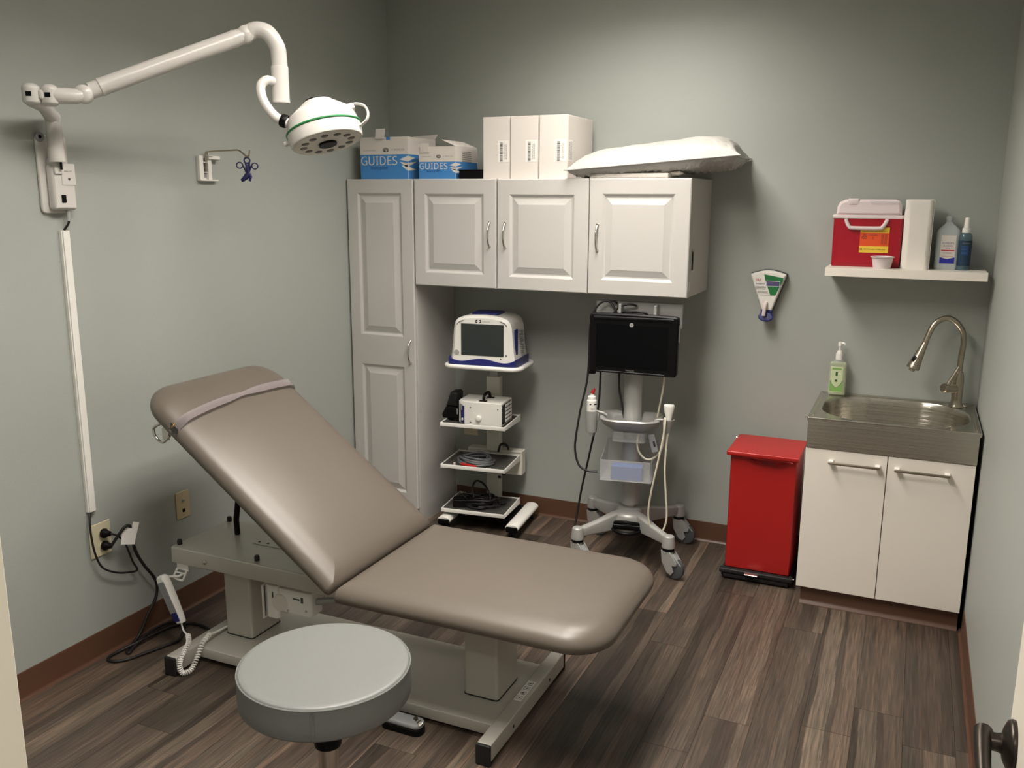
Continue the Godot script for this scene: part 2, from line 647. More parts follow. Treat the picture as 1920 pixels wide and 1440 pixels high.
func room() -> void:
	var w := 0.12
	var hz := 5.9
	struct("wall_back", MB.new().span(V(-w, 0, -w), V(RW + w, RH, 0), 0.0), M.wall)
	struct("wall_left", MB.new().span(V(-w, 0, 0), V(0, RH, RZ), 0.0), M.wall)
	struct("wall_right", MB.new().span(V(RW, 0, 0), V(RW + w, RH, RZ), 0.0), M.wall)
	# the wall with the doorway that the picture is taken through
	var fr := MB.new()
	fr.span(V(-w, 0, RZ), V(1.905, RH, RZ + 0.13), 0.0)
	fr.span(V(2.90, 0, RZ), V(RW + w, RH, RZ + 0.13), 0.0)
	fr.span(V(1.905, 2.10, RZ), V(2.90, RH, RZ + 0.13), 0.0)
	struct("wall_front", fr, M.wall)
	var hl := MB.new()
	hl.span(V(1.2 - w, 0, RZ + 0.13), V(1.2, RH, hz), 0.0)
	hl.span(V(3.9, 0, RZ + 0.13), V(3.9 + w, RH, hz), 0.0)
	hl.span(V(1.2 - w, 0, hz), V(3.9 + w, RH, hz + w), 0.0)
	hl.span(V(RW + w, 0, RZ), V(3.9 + w, RH, RZ + 0.13), 0.0)
	struct("wall_corridor", hl, M.wall)
	var cl := MB.new()
	cl.span(V(-w, RH, -w), V(1.205, RH + 0.14, hz + w), 0.0)
	cl.span(V(1.795, RH, -w), V(3.9 + w, RH + 0.14, hz + w), 0.0)
	cl.span(V(1.205, RH, -w), V(1.795, RH + 0.14, 0.535), 0.0)
	cl.span(V(1.205, RH, 1.705), V(1.795, RH + 0.14, 1.935), 0.0)
	cl.span(V(1.205, RH, 3.105), V(1.795, RH + 0.14, hz + w), 0.0)
	struct("ceiling", cl, M.ceiling)
	# door lining on the left of the doorway
	var j := MB.new()
	j.span(V(1.905, 0, RZ - 0.012), V(1.943, 2.10, RZ + 0.145), 0.004)
	j.span(V(1.84, 0, RZ - 0.018), V(1.922, 2.10, RZ), 0.004)
	j.span(V(1.84, 0, RZ + 0.13), V(1.922, 2.10, RZ + 0.148), 0.004)
	struct("trim_1", j, M.cream)
	var j2 := MB.new()
	j2.span(V(2.885, 0, RZ), V(2.90, 2.10, RZ + 0.145), 0.002)
	j2.span(V(1.943, 2.05, RZ), V(2.885, 2.10, RZ + 0.145), 0.002)
	struct("trim_2", j2, M.cream)
	# skirting: a vinyl cove base with a small toe
	var prof := PackedVector2Array([Vector2(0, 0), Vector2(0.014, 0), Vector2(0.013, 0.003), Vector2(0.008, 0.008), Vector2(0.005, 0.016), Vector2(0.004, 0.098), Vector2(0.002, 0.1016), Vector2(0, 0.1016)])
	struct("baseboard_left", MB.new().extrude(prof, RZ - 0.018, 0.0, Transform3D(Basis(V(1, 0, 0), V(0, 1, 0), V(0, 0, 1)), V(0, 0, 0))), M.base)
	struct("baseboard_back", MB.new().extrude(prof, RW - 0.4, 0.0, Transform3D(Basis(V(0, 0, 1), V(0, 1, 0), V(-1, 0, 0)), V(RW, 0, 0))), M.base)
	struct("baseboard_right", MB.new().extrude(prof, RZ - 0.56, 0.0, Transform3D(Basis(V(-1, 0, 0), V(0, 1, 0), V(0, 0, -1)), V(RW, 0, RZ))), M.base)
	# the open door, standing along the right wall
	var d := struct("door_1", MB.new().span(V(2.838, 0.012, 2.935), V(2.880, 2.04, 3.79), 0.003), M.cream)
	org[d] = Vector3.ZERO
	var hc := V(2.838, 0.962, 3.000)
	var hb := MB.new()
	hb.lathe([Vector2(0.0, 0.0), Vector2(0.034, 0.0), Vector2(0.035, 0.004), Vector2(0.033, 0.009), Vector2(0.022, 0.014), Vector2(0.014, 0.016), Vector2(0.0125, 0.022), Vector2(0.0125, 0.040), Vector2(0.010, 0.046), Vector2(0.0, 0.048)], 28, axis_y(hc, V(-1, 0, 0)))
	var lp := curve([hc + V(-0.038, 0.006, -0.012), hc + V(-0.040, 0.004, 0.01), hc + V(-0.041, -0.002, 0.045), hc + V(-0.041, -0.008, 0.085), hc + V(-0.038, -0.004, 0.118)], 6)
	var lr := []
	for i in lp.size():
		lr.append(lerpf(0.0125, 0.008, float(i) / lp.size()))
	hb.tube(lp, lr, 14)
	part("door_handle", hb, M.door_metal, d)
	part("latch_plate", MB.new().box(V(2.859, 0.962, 2.9345), V(0.025, 0.057, 0.002), 0.0008), M.door_metal, d)

func plank_texture() -> ImageTexture:
	var cols := 8
	var cw := 80
	var hh := 1024
	var im := Image.create(cols * cw, hh, true, Image.FORMAT_RGB8)
	var a := FastNoiseLite.new()
	a.seed = 11
	a.noise_type = FastNoiseLite.TYPE_SIMPLEX
	a.frequency = 1.0
	a.fractal_octaves = 2
	var rng := RandomNumberGenerator.new()
	rng.seed = 41
	var data := PackedByteArray()
	data.resize(cols * cw * hh * 3)
	var strips := []
	for c in cols:
		var b := [0.0]
		while b[-1] < cw:
			b.append(b[-1] + rng.randf_range(8.0, 32.0))
		var tones := []
		var reds := []
		for k in b.size():
			tones.append(rng.randf_range(0.66, 1.18))
			reds.append(rng.randf_range(0.0, 1.0))
		strips.append([b, tones, reds, rng.randf_range(0.0, 1.0), rng.randf_range(0.1, 0.8)])
	var o := 0
	for y in hh:
		for c in cols:
			var S: Array = strips[c]
			var b: Array = S[0]
			var wob: float = a.get_noise_2d(c * 37.0, y * 0.0016) * 5.0
			for x in cw:
				var xx := x + wob
				var k := 0
				while k < b.size() - 1 and b[k + 1] < xx:
					k += 1
				var X := c * 91.0 + x
				var g := a.get_noise_2d(X * 0.5, y * 0.005)
				var g2 := a.get_noise_2d(X * 0.13 + 50.0, y * 0.0025 + 9.0)
				var t: float = S[1][k] * (1.0 + 0.24 * g + 0.17 * g2)
				if g2 > 0.12 and S[3] > 0.4 and (y + int(x * 0.25)) % 8 < 3:
					t *= 0.90
				if k > 0 and xx - b[k] < 0.9:
					t *= 0.86
				var rd: float = clampf(S[2][k] * 0.8 + g2 * 0.4, 0.0, 1.0)
				data[o] = int(clampf(lerpf(98.0, 103.0, rd) * t, 0.0, 255.0))
				data[o + 1] = int(clampf(lerpf(88.5, 85.5, rd) * t, 0.0, 255.0))
				data[o + 2] = int(clampf(lerpf(78.0, 73.5, rd) * t, 0.0, 255.0))
				o += 3
	im = Image.create_from_data(cols * cw, hh, false, Image.FORMAT_RGB8, data)
	return ImageTexture.create_from_image(im)

func floor_planks() -> void:
	var base := MB.new().span(V(-0.12, -0.12, -0.12), V(4.02, -0.004, 6.02), 0.0)
	base.span(V(-0.12, -0.004, RZ), V(4.02, 0.0, 6.02), 0.0)
	var fl := struct("floor", base, mat(rgb(58, 48, 42), 0.6))
	var tex := plank_texture()
	var tones := []
	for t in [0.86, 0.95, 1.0, 1.08, 1.16]:
		var m := mat(Color(minf(t, 1.16), t * 0.985, t * 0.97) * 0.86, 0.42)
		m.albedo_color.a = 1.0
		m.albedo_texture = tex
		tones.append(m)
	var rng := RandomNumberGenerator.new()
	rng.seed = 5
	var joints := {16: 1.293, 15: 1.48, 13: 1.555, 11: 1.128}
	var x0 := 2.448 - 15 * 0.1524
	for i in range(-1, 19):
		var xa := maxf(0.0, x0 + i * 0.1524)
		var xb := minf(RW, x0 + (i + 1) * 0.1524)
		if xb - xa < 0.01:
			continue
		var z: float = joints[i] if joints.has(i) else rng.randf_range(0.1, 1.2)
		while z > 0.0:
			z -= 1.22
		while z < RZ:
			var za := maxf(0.0, z)
			var zb := minf(RZ, z + 1.22)
			var c := rng.randi() % 8
			var flip := rng.randf() < 0.5
			var u0 := (c + 0.02) / 8.0
			var u1 := u0 + 0.96 / 8.0
			var v0 := (za - z) / 1.22
			var v1 := (zb - z) / 1.22
			if flip:
				v0 = 1.0 - v0
				v1 = 1.0 - v1
			var g := 0.0005
			var mb := MB.new()
			mb.uvquad(V(xa + g, 0, zb - g), V(xb - g, 0, zb - g), V(xb - g, 0, za + g), V(xa + g, 0, za + g), Vector2(u0, v0), Vector2(u1, v1))
			var e := [V(xa + g, 0, zb - g), V(xb - g, 0, zb - g), V(xb - g, 0, za + g), V(xa + g, 0, za + g)]
			for k in 4:
				var p: Vector3 = e[k]
				var q: Vector3 = e[(k + 1) % 4]
				mb.uvquad(p + V(0, -0.004, 0), q + V(0, -0.004, 0), q, p, Vector2(u0, 0.1), Vector2(u0 + 0.004, 0.11))
			part("plank", mb, tones[rng.randi() % 5], fl)
			z += 1.22

# ---------------------------------------------------------------- white cabinets
func panel_door(x0: float, x1: float, y0: float, y1: float, zb: float, zf: float, panels: Array) -> MB:
	# a slab with raised panels; panels: Rect2 in x, y
	var mb := MB.new()
	var e := 0.004
	var outer := [V(x0, y0, zb), V(x1, y0, zb), V(x1, y1, zb), V(x0, y1, zb)]
	var mid := [V(x0, y0, zf - e), V(x1, y0, zf - e), V(x1, y1, zf - e), V(x0, y1, zf - e)]
	var top := [V(x0 + e, y0 + e, zf), V(x1 - e, y0 + e, zf), V(x1 - e, y1 - e, zf), V(x0 + e, y1 - e, zf)]
	for k in 4:
		var n := (k + 1) % 4
		mb.quad(outer[k], outer[n], mid[n], mid[k])
		mb.quad(mid[k], mid[n], top[n], top[k])
	mb.quad(outer[3], outer[2], outer[1], outer[0])
	var px0: float = panels[0].position.x
	var px1: float = panels[0].end.x
	mb.quad(V(x0 + e, y0 + e, zf), V(px0, y0 + e, zf), V(px0, y1 - e, zf), V(x0 + e, y1 - e, zf))
	mb.quad(V(px1, y0 + e, zf), V(x1 - e, y0 + e, zf), V(x1 - e, y1 - e, zf), V(px1, y1 - e, zf))
	var y := y0 + e
	for r in panels:
		mb.quad(V(px0, y, zf), V(px1, y, zf), V(px1, r.position.y, zf), V(px0, r.position.y, zf))
		y = r.end.y
		var prev := [V(px0, r.position.y, zf), V(px1, r.position.y, zf), V(px1, r.end.y, zf), V(px0, r.end.y, zf)]
		for st in [[0.004, -0.0015], [0.012, -0.008], [0.018, -0.009], [0.022, -0.0075], [0.044, -0.0015], [0.047, 0.0]]:
			var d: float = st[0]
			var zz: float = zf + st[1]
			var cur := [V(px0 + d, r.position.y + d, zz), V(px1 - d, r.position.y + d, zz), V(px1 - d, r.end.y - d, zz), V(px0 + d, r.end.y - d, zz)]
			for k in 4:
				var n := (k + 1) % 4
				mb.quad(prev[k], prev[n], cur[n], cur[k])
			prev = cur
		mb.quad(prev[0], prev[1], prev[2], prev[3])
	mb.quad(V(px0, y, zf), V(px1, y, zf), V(px1, y1 - e, zf), V(px0, y1 - e, zf))
	return mb

func bow_pull(x: float, y0: float, y1: float, z: float) -> MB:
	var pts := []
	var rr := []
	for i in 17:
		var t := i / 16.0
		var s := sin(t * PI)
		pts.append(V(x, lerpf(y0, y1, t), z + 0.027 * pow(s, 0.62)))
		rr.append(lerpf(0.0058, 0.0038, s))
	var mb := MB.new().tube(pts, rr, 12)
	for yy in [y0, y1]:
		mb.lathe([Vector2(0, 0), Vector2(0.0075, 0), Vector2(0.0075, 0.003), Vector2(0.005, 0.006), Vector2(0, 0.006)], 14, axis_y(V(x, yy, z), V(0, 0, 1)))
	return mb

func cabinets() -> void:
	var zf := 0.424
	var zb := 0.404
	var T := 1.778
	var B := 1.2654
	var t := thing("tall_cabinet", "tall narrow white pantry cabinet in the corner with two raised panels in one door", "cabinet", V(0.2, 0, 0.2))
	part("body", MB.new().span(V(0.012, 0.0, 0.004), V(0.394, T, zb - 0.002), 0.001), M.cabside, t)
	var d := part("door", panel_door(0.010, 0.391, 0.09, T, zb, zf, [Rect2(0.070, 0.17, 0.256, 0.674), Rect2(0.070, 0.998, 0.256, 0.714)]), M.cab, t, "", 20)
	part("handle", bow_pull(0.3625, 0.866, 0.980, zf), M.chrome, d)
	t = thing("wall_cabinet", "white wall cabinet with two raised-panel doors whose handles face each other", "cabinet", V(0.85, B, 0.2))
	part("body", MB.new().span(V(0.397, B, 0.003), V(1.2985, T, zb - 0.002), 0.001), M.cabside, t)
	d = part("door", panel_door(0.398, 0.8405, B, T, zb, zf, [Rect2(0.457, B + 0.064, 0.319, 0.380)]), M.cab, t, "", 20)
	part("handle", bow_pull(0.807, 1.463, 1.577, zf), M.chrome, d)
	d = part("door", panel_door(0.8455, 1.2975, B, T, zb, zf, [Rect2(0.908, B + 0.060, 0.323, 0.382)]), M.cab, t, "", 20)
	part("handle", bow_pull(0.887, 1.461, 1.575, zf), M.chrome, d)
	t = thing("wall_cabinet", "white wall cabinet with one raised-panel door, above the ultrasound machine", "cabinet", V(1.53, B, 0.2))
	part("body", MB.new().span(V(1.3005, B, 0.003), V(1.7575, T, zb - 0.002), 0.001), M.cabside, t)
	d = part("door", panel_door(1.3015, 1.7596, B, T, zb, zf, [Rect2(1.362, B + 0.064, 0.330, 0.382)]), M.cab, t, "", 20)
	part("handle", bow_pull(1.343, 1.460, 1.575, zf), M.chrome, d)
	var lk := MB.new()
	lk.box(V(1.7590, 1.428, 0.352), V(0.003, 0.094, 0.020), 0.001)
	lk.box(V(1.7635, 1.468, 0.352), V(0.010, 0.010, 0.018), 0.002)
	var clip := part("side_clip", lk, M.chrome, t)
	part("clip_insert", MB.new().box(V(1.7615, 1.424, 0.352), V(0.004, 0.080, 0.015), 0.001), M.black, clip)
	part("sticker", MB.new().box(V(1.7578, 1.312, 0.380), V(0.0008, 0.040, 0.012), 0.0), M.white, t, "small white sticker")

func cabinet_top_things() -> void:
	var T := 1.778
	var rng := RandomNumberGenerator.new()
	rng.seed = 3
	# two open cartons of guides
	for k in 2:
		var big := k == 0
		var x0: float = [0.070, 0.408][k]
		var x1: float = [0.345, 0.610][k]
		var zf: float = [0.385, 0.388][k]
		var zb: float = [0.105, 0.155][k]
		var h: float = [0.203, 0.153][k]
		var t := thing("carton", ["larger white and blue carton lettered GUIDES, open-topped, on the tall corner cabinet", "smaller white and blue carton lettered GUIDES, lid flap raised, next to the black box"][k], "box", V((x0 + x1) * 0.5, T, (zf + zb) * 0.5))
		var th := 0.003
		var mb := MB.new()
		mb.span(V(x0, T, zf - th), V(x1, T + h, zf), 0.0005)
		mb.span(V(x0, T, zb), V(x1, T + h, zb + th), 0.0005)
		mb.span(V(x0, T, zb + th), V(x0 + th, T + h, zf - th), 0.0005)
		mb.span(V(x1 - th, T, zb + th), V(x1, T + h, zf - th), 0.0005)
		mb.span(V(x0 + th, T, zb + th), V(x1 - th, T + th, zf - th), 0.0)
		part("body", mb, M.paper, t)
		var w := x1 - x0
		var dpt := zf - zb
		var hb: float = h * [0.585, 0.53][k]
		var F := face(V((x0 + x1) * 0.5, T, zf + 0.0004), V(1, 0, 0), V(0, 1, 0))
		var S := face(V(x1 + 0.0004, T, (zf + zb) * 0.5), V(0, 0, -1), V(0, 1, 0))
		plate(F.translated_local(V(0, hb * 0.5 + 0.001, 0)), w - 0.001, hb, M.blue_print, t, "printed_band", 0.0003)
		plate(S.translated_local(V(0, hb * 0.5 + 0.001, 0)), dpt - 0.001, hb, M.blue_print, t, "printed_band", 0.0003)
		var F2 := F.translated_local(V(0, 0, 0.0006))
		var S2 := S.translated_local(V(0, 0, 0.0006))
		write("GUIDES", F2.translated_local(V(-w * 0.10, hb * 0.76, 0)), w * 0.76, hb * 0.36, M.paper, t)
		write("biopsy guides", F2.translated_local(V(-w * 0.10, hb * 0.46, 0)), w * 0.36, hb * 0.18, M.navy_ink, t)
		write("CIVCO", F2.translated_local(V(w * 0.30, h * 0.70, 0)), w * 0.26, h * 0.040, M.grey_ink, t)
		write("ULTRASOUND", F2.translated_local(V(-w * 0.30, h * 0.69, 0)), w * 0.27, h * 0.025, M.grey_ink, t)
		# ring emblem
		var em := MB.new()
		for q in 3:
			var pts := []
			for i in 15:
				var a := TAU * (i / 16.0) + q * 1.1
				pts.append(F2 * V(w * (0.045 + 0.008 * q) + cos(a) * w * (0.055 - 0.011 * q), h * (0.70 - 0.012 * q) + sin(a) * h * (0.045 - 0.012 * q), 0))
			em.tube(pts, w * 0.0045, 4)
		part("emblem", em, M.ink, t)
		# white swoosh made of four leaves, running round the corner
		var sw := MB.new()
		for q in [[0.33, 0.80, 0.50, 0.95, 0.48, 0.72], [0.335, 0.70, 0.49, 0.66, 0.46, 0.50], [0.37, 0.55, 0.49, 0.58, 0.48, 0.36]]:
			sw.tri(F2 * V(q[0] * w, q[1] * hb, 0), F2 * V(q[4] * w, q[5] * hb, 0), F2 * V(q[2] * w, q[3] * hb, 0))
			sw.tri(F2 * V(q[4] * w, q[5] * hb, 0), F2 * V(0.5 * w, q[5] * hb, 0), F2 * V(q[2] * w, q[3] * hb, 0))
		for q in [[0.0, 0.95, 0.16, 0.88, 0.0, 0.72], [0.0, 0.66, 0.20, 0.74, 0.0, 0.50], [0.0, 0.52, 0.18, 0.40, 0.0, 0.34]]:
			sw.tri(S2 * V((-0.5 + q[4]) * dpt, q[5] * hb, 0), S2 * V((-0.5 + q[2] * 1.6) * dpt, q[3] * hb, 0), S2 * V((-0.5 + q[0]) * dpt, q[1] * hb, 0))
		part("swoosh", sw, M.paper, t)
		if big:
			# a tab standing up at the front and the back flap leaning away
			var f := MB.new()
			f.box(V(0, 0.018, 0), V(0.052, 0.050, 0.003), 0.0005, at(V(x0 + w * 0.435, T + h - 0.002, zf + 0.006), V(-12, 0, 0)))
			part("flap", f, M.paper, t)
			f = MB.new()
			f.box(V(0, 0.02, 0), V(w * 0.5, 0.05, 0.003), 0.0005, at(V(x1 - w * 0.25, T + h, zb + 0.01), V(-58, 0, 6)))
			part("flap", f, M.paper, t)
			plate(F2.translated_local(V(w * 0.10, h * 0.965, 0.0)), 0.022, h * 0.07, M.blue_print, t, "slot", 0.0002)
		else:
			var f := MB.new()
			f.box(V(-0.040, 0.0, 0), V(0.080, 0.003, dpt * 0.96), 0.0005, at(V(x1 - 0.002, T + h + 0.001, (zf + zb) * 0.5), V(0, 0, -22)))
			f.box(V(0.045, 0.0, 0), V(0.090, 0.003, dpt * 0.5), 0.0005, at(V(x0 + w * 0.55, T + h + 0.030, zb + dpt * 0.3), V(0, 0, -24)))
			part("flap", f, M.paper, t)
			f = MB.new()
			f.box(V(0, 0.02, 0), V(0.05, 0.045, 0.003), 0.0005, at(V(x0 + 0.035, T + h - 0.026, zf + 0.003), V(4, 0, 0)))
			part("flap", f, M.paper, t)
			lines(S2.translated_local(V(0.0, h * 0.70, 0)), dpt * 0.42, h * 0.36, 6, M.grey_ink, t, rng)
	# the low black box
	var t := thing("black_box", "low black box lying between the smaller lettered carton and the white cartons", "box", V(0.683, T, 0.36))
	part("body", MB.new().rounded(V(0.688, T + 0.019, 0.345), V(0.122, 0.038, 0.09), 0.006, 0.002), M.black, t)
	part("lid", MB.new().rounded(V(0.688, T + 0.041, 0.345), V(0.126, 0.006, 0.094), 0.006, 0.001), M.black, t)
	# three tall white cartons
	var first: Node3D = null
	var labs := ["leftmost of the three tall white cartons with barcode stickers, beside the black box", "middle one of the three tall white cartons with barcode stickers", "rightmost of the three tall white cartons with barcode stickers, partly behind the pillow"]
	for k in 3:
		if k == 0:
			var p := V(0.8235, T, 0.215)
			first = thing("white_carton", labs[0], "box", p, "tall white cartons on the cabinet")
			var x0 := 0.755
			var x1 := 0.892
			var zf := 0.385
			var h := 0.281
			part("body", MB.new().span(V(x0, T, 0.045), V(x1, T + h, zf), 0.0015), M.paper, first)
			part("lid_edge", MB.new().span(V(x1 - 0.0005, T + 0.004, 0.05), V(x1 + 0.0012, T + h - 0.004, zf - 0.006), 0.0005), M.paper, first)
			var F := face(V((x0 + x1) * 0.5, T, zf + 0.0004), V(1, 0, 0), V(0, 1, 0))
			plate(F.translated_local(V(0.036, 0.125, 0)), 0.058, 0.098, M.white, first, "sticker", 0.0003)
			barcode(F.translated_local(V(0.026, 0.123, 0.0006)), 0.014, 0.086, M.ink, first, rng)
			lines(Transform3D(Basis(V(0, 1, 0), V(-1, 0, 0), V(0, 0, 1)), F * V(0.048, 0.123, 0.0006)), 0.07, 0.014, 3, M.grey_ink, first, rng)
			var S := face(V(x1 + 0.0014, T, (zf + 0.045) * 0.5), V(0, 0, -1), V(0, 1, 0))
			plate(S.translated_local(V(-0.135, 0.125, 0)), 0.06, 0.095, M.white, first, "sticker", 0.0003)
			lines(Transform3D(Basis(V(0, 1, 0), V(0, 0, 1), V(1, 0, 0)), S * V(-0.135, 0.125, 0.0006)), 0.08, 0.05, 5, M.grey_ink, first, rng)
		else:
			var c: Node3D = first.duplicate()
			c.name = numbered("white_carton")
			add_child(c)
			c.position = first.position + V(0.1425 * k + 0.003 * (k - 1), 0, 0.003 * k)
			c.set_meta("label", labs[k])
	# pillow, and the folded paper under it
	t = thing("paper_sheets", "flat stack of folded white paper lying under the pillow", "paper", V(1.5, T, 0.28))
	part("sheet_pack", MB.new().box(V(1.47, T + 0.011, 0.300), V(0.36, 0.022, 0.20), 0.004), M.paper, t)
	var cr := MB.new()
	var nz := FastNoiseLite.new()
	nz.seed = 9
	nz.frequency = 9.0
	var rr := []
	for i in 2:
		for j in 2:
			pass
	for i in 13:
		var R := PackedVector3Array()
		for q in 14:
			var a := TAU * q / 14.0
			var u := i / 12.0
			var rad := 0.014 * (0.7 + 0.5 * nz.get_noise_2d(u * 0.7 * 3.0, a * 0.2)) * (1.0 if i > 0 and i < 12 else 0.35)
			R.append(V(1.53 + u * 0.17, T + 0.022 + sin(a) * rad, 0.34 + cos(a) * rad * 2.6))
		rr.append(R)
	cr.loft(rr)
	part("crumpled_sheet", cr, M.paper, t, "", 25)
	pillow(T)

func pillow(T: float) -> void:
	var t := thing("pillow", "plump white plastic-covered pillow lying on top of the wall cabinets", "pillow", V(1.56, T, 0.25))
	# a flattened bag: length along x, a seam all round, wrinkled; thick at the right end
	var nz := FastNoiseLite.new()
	nz.seed = 21
	nz.noise_type = FastNoiseLite.TYPE_SIMPLEX
	nz.frequency = 1.0
	nz.fractal_octaves = 3
	var L := 0.765
	var Wd := 0.41
	var nu := 72
	var nv := 40
	var G := []
	for side in 2:
		var g := []
		for i in nu + 1:
			var row := PackedVector3Array()
			for j in nv + 1:
				var u := float(i) / nu * 2.0 - 1.0
				var w := float(j) / nv * 2.0 - 1.0
				var e := pow(maxf(0.0, 1.0 - pow(absf(u), 7.0)), 0.5) * pow(maxf(0.0, 1.0 - pow(absf(w), 2.8)), 0.55)
				var fat := lerpf(0.082, 0.106, clampf(u * 0.5 + 0.5, 0, 1))
				var x := u * L * 0.5 * (1.0 - 0.06 * (1.0 - w * w * w * w) * absf(u))
				var z := w * Wd * 0.5 * (1.0 - 0.06 * (1.0 - u * u * u * u))
				var rim := clampf((1.0 - absf(w)) * 7.0, 0, 1) * clampf((1.0 - absf(u)) * 14.0, 0, 1)
				var wr := nz.get_noise_2d(u * 1.6 + side * 40.0, w * 1.5) * 0.006
				wr -= pow(1.0 - minf(1.0, absf(nz.get_noise_2d(u * 7.0 + side * 9.0, w * 1.6 + u * 2.0)) * 3.0), 3.0) * 0.011 * (0.0 + 0.9 * pow(absf(w), 4.0) + 0.8 * pow(absf(u), 8.0))
				var low := 1.0 if side == 1 else clampf((absf(w) - 0.55) * 2.5, 0.0, 1.0) * 0.5
				wr -= absf(nz.get_noise_2d(u * 9.0 + w * 2.0, w * 1.2 + 30.0)) * 0.016 * low
				wr -= absf(nz.get_noise_2d(w * 9.0 + 60.0, u * 2.0)) * 0.016 * clampf((absf(u) - 0.72) * 4.0, 0.0, 1.0)
				var y := e * fat * (1.0 if side == 0 else -0.42) + wr * rim
				row.append(V(x, y, z))
			g.append(row)
		G.append(g)
	var mb := MB.new()
	var tr := at(V(1.562, T + 0.064, 0.232), V(0, 3.0, 4.3))
	for side in 2:
		var g: Array = G[side]
		for i in nu:
			for j in nv:
				var a: Vector3 = tr * g[i][j]
				var b: Vector3 = tr * g[i + 1][j]
				var c: Vector3 = tr * g[i + 1][j + 1]
				var d: Vector3 = tr * g[i][j + 1]
				if side == 0:
					mb.quad(a, d, c, b)
				else:
					mb.quad(a, b, c, d)
	var pc := part("pillow_case", mb, M.pillow, t, "", 42)
	var seam := []
	var edge: Array = G[0]
	for i in nu + 1:
		seam.append(tr * edge[i][nv])
	for j in range(nv - 1, -1, -1):
		seam.append(tr * edge[nu][j])
	for i in range(nu - 1, -1, -1):
		seam.append(tr * edge[i][0])
	for j in range(1, nv):
		seam.append(tr * edge[0][j])
	part("seam", MB.new().ring(seam, 0.0032, 6), M.pillow, pc)

func turned(called: String, label: String, category: String, pos: Vector3, yaw: float, group := "") -> Node3D:   # parts are built in the thing's own axes
	var t := thing(called, label, category, pos, group)
	t.rotation_degrees.y = yaw
	org[t] = Vector3.ZERO
	return t

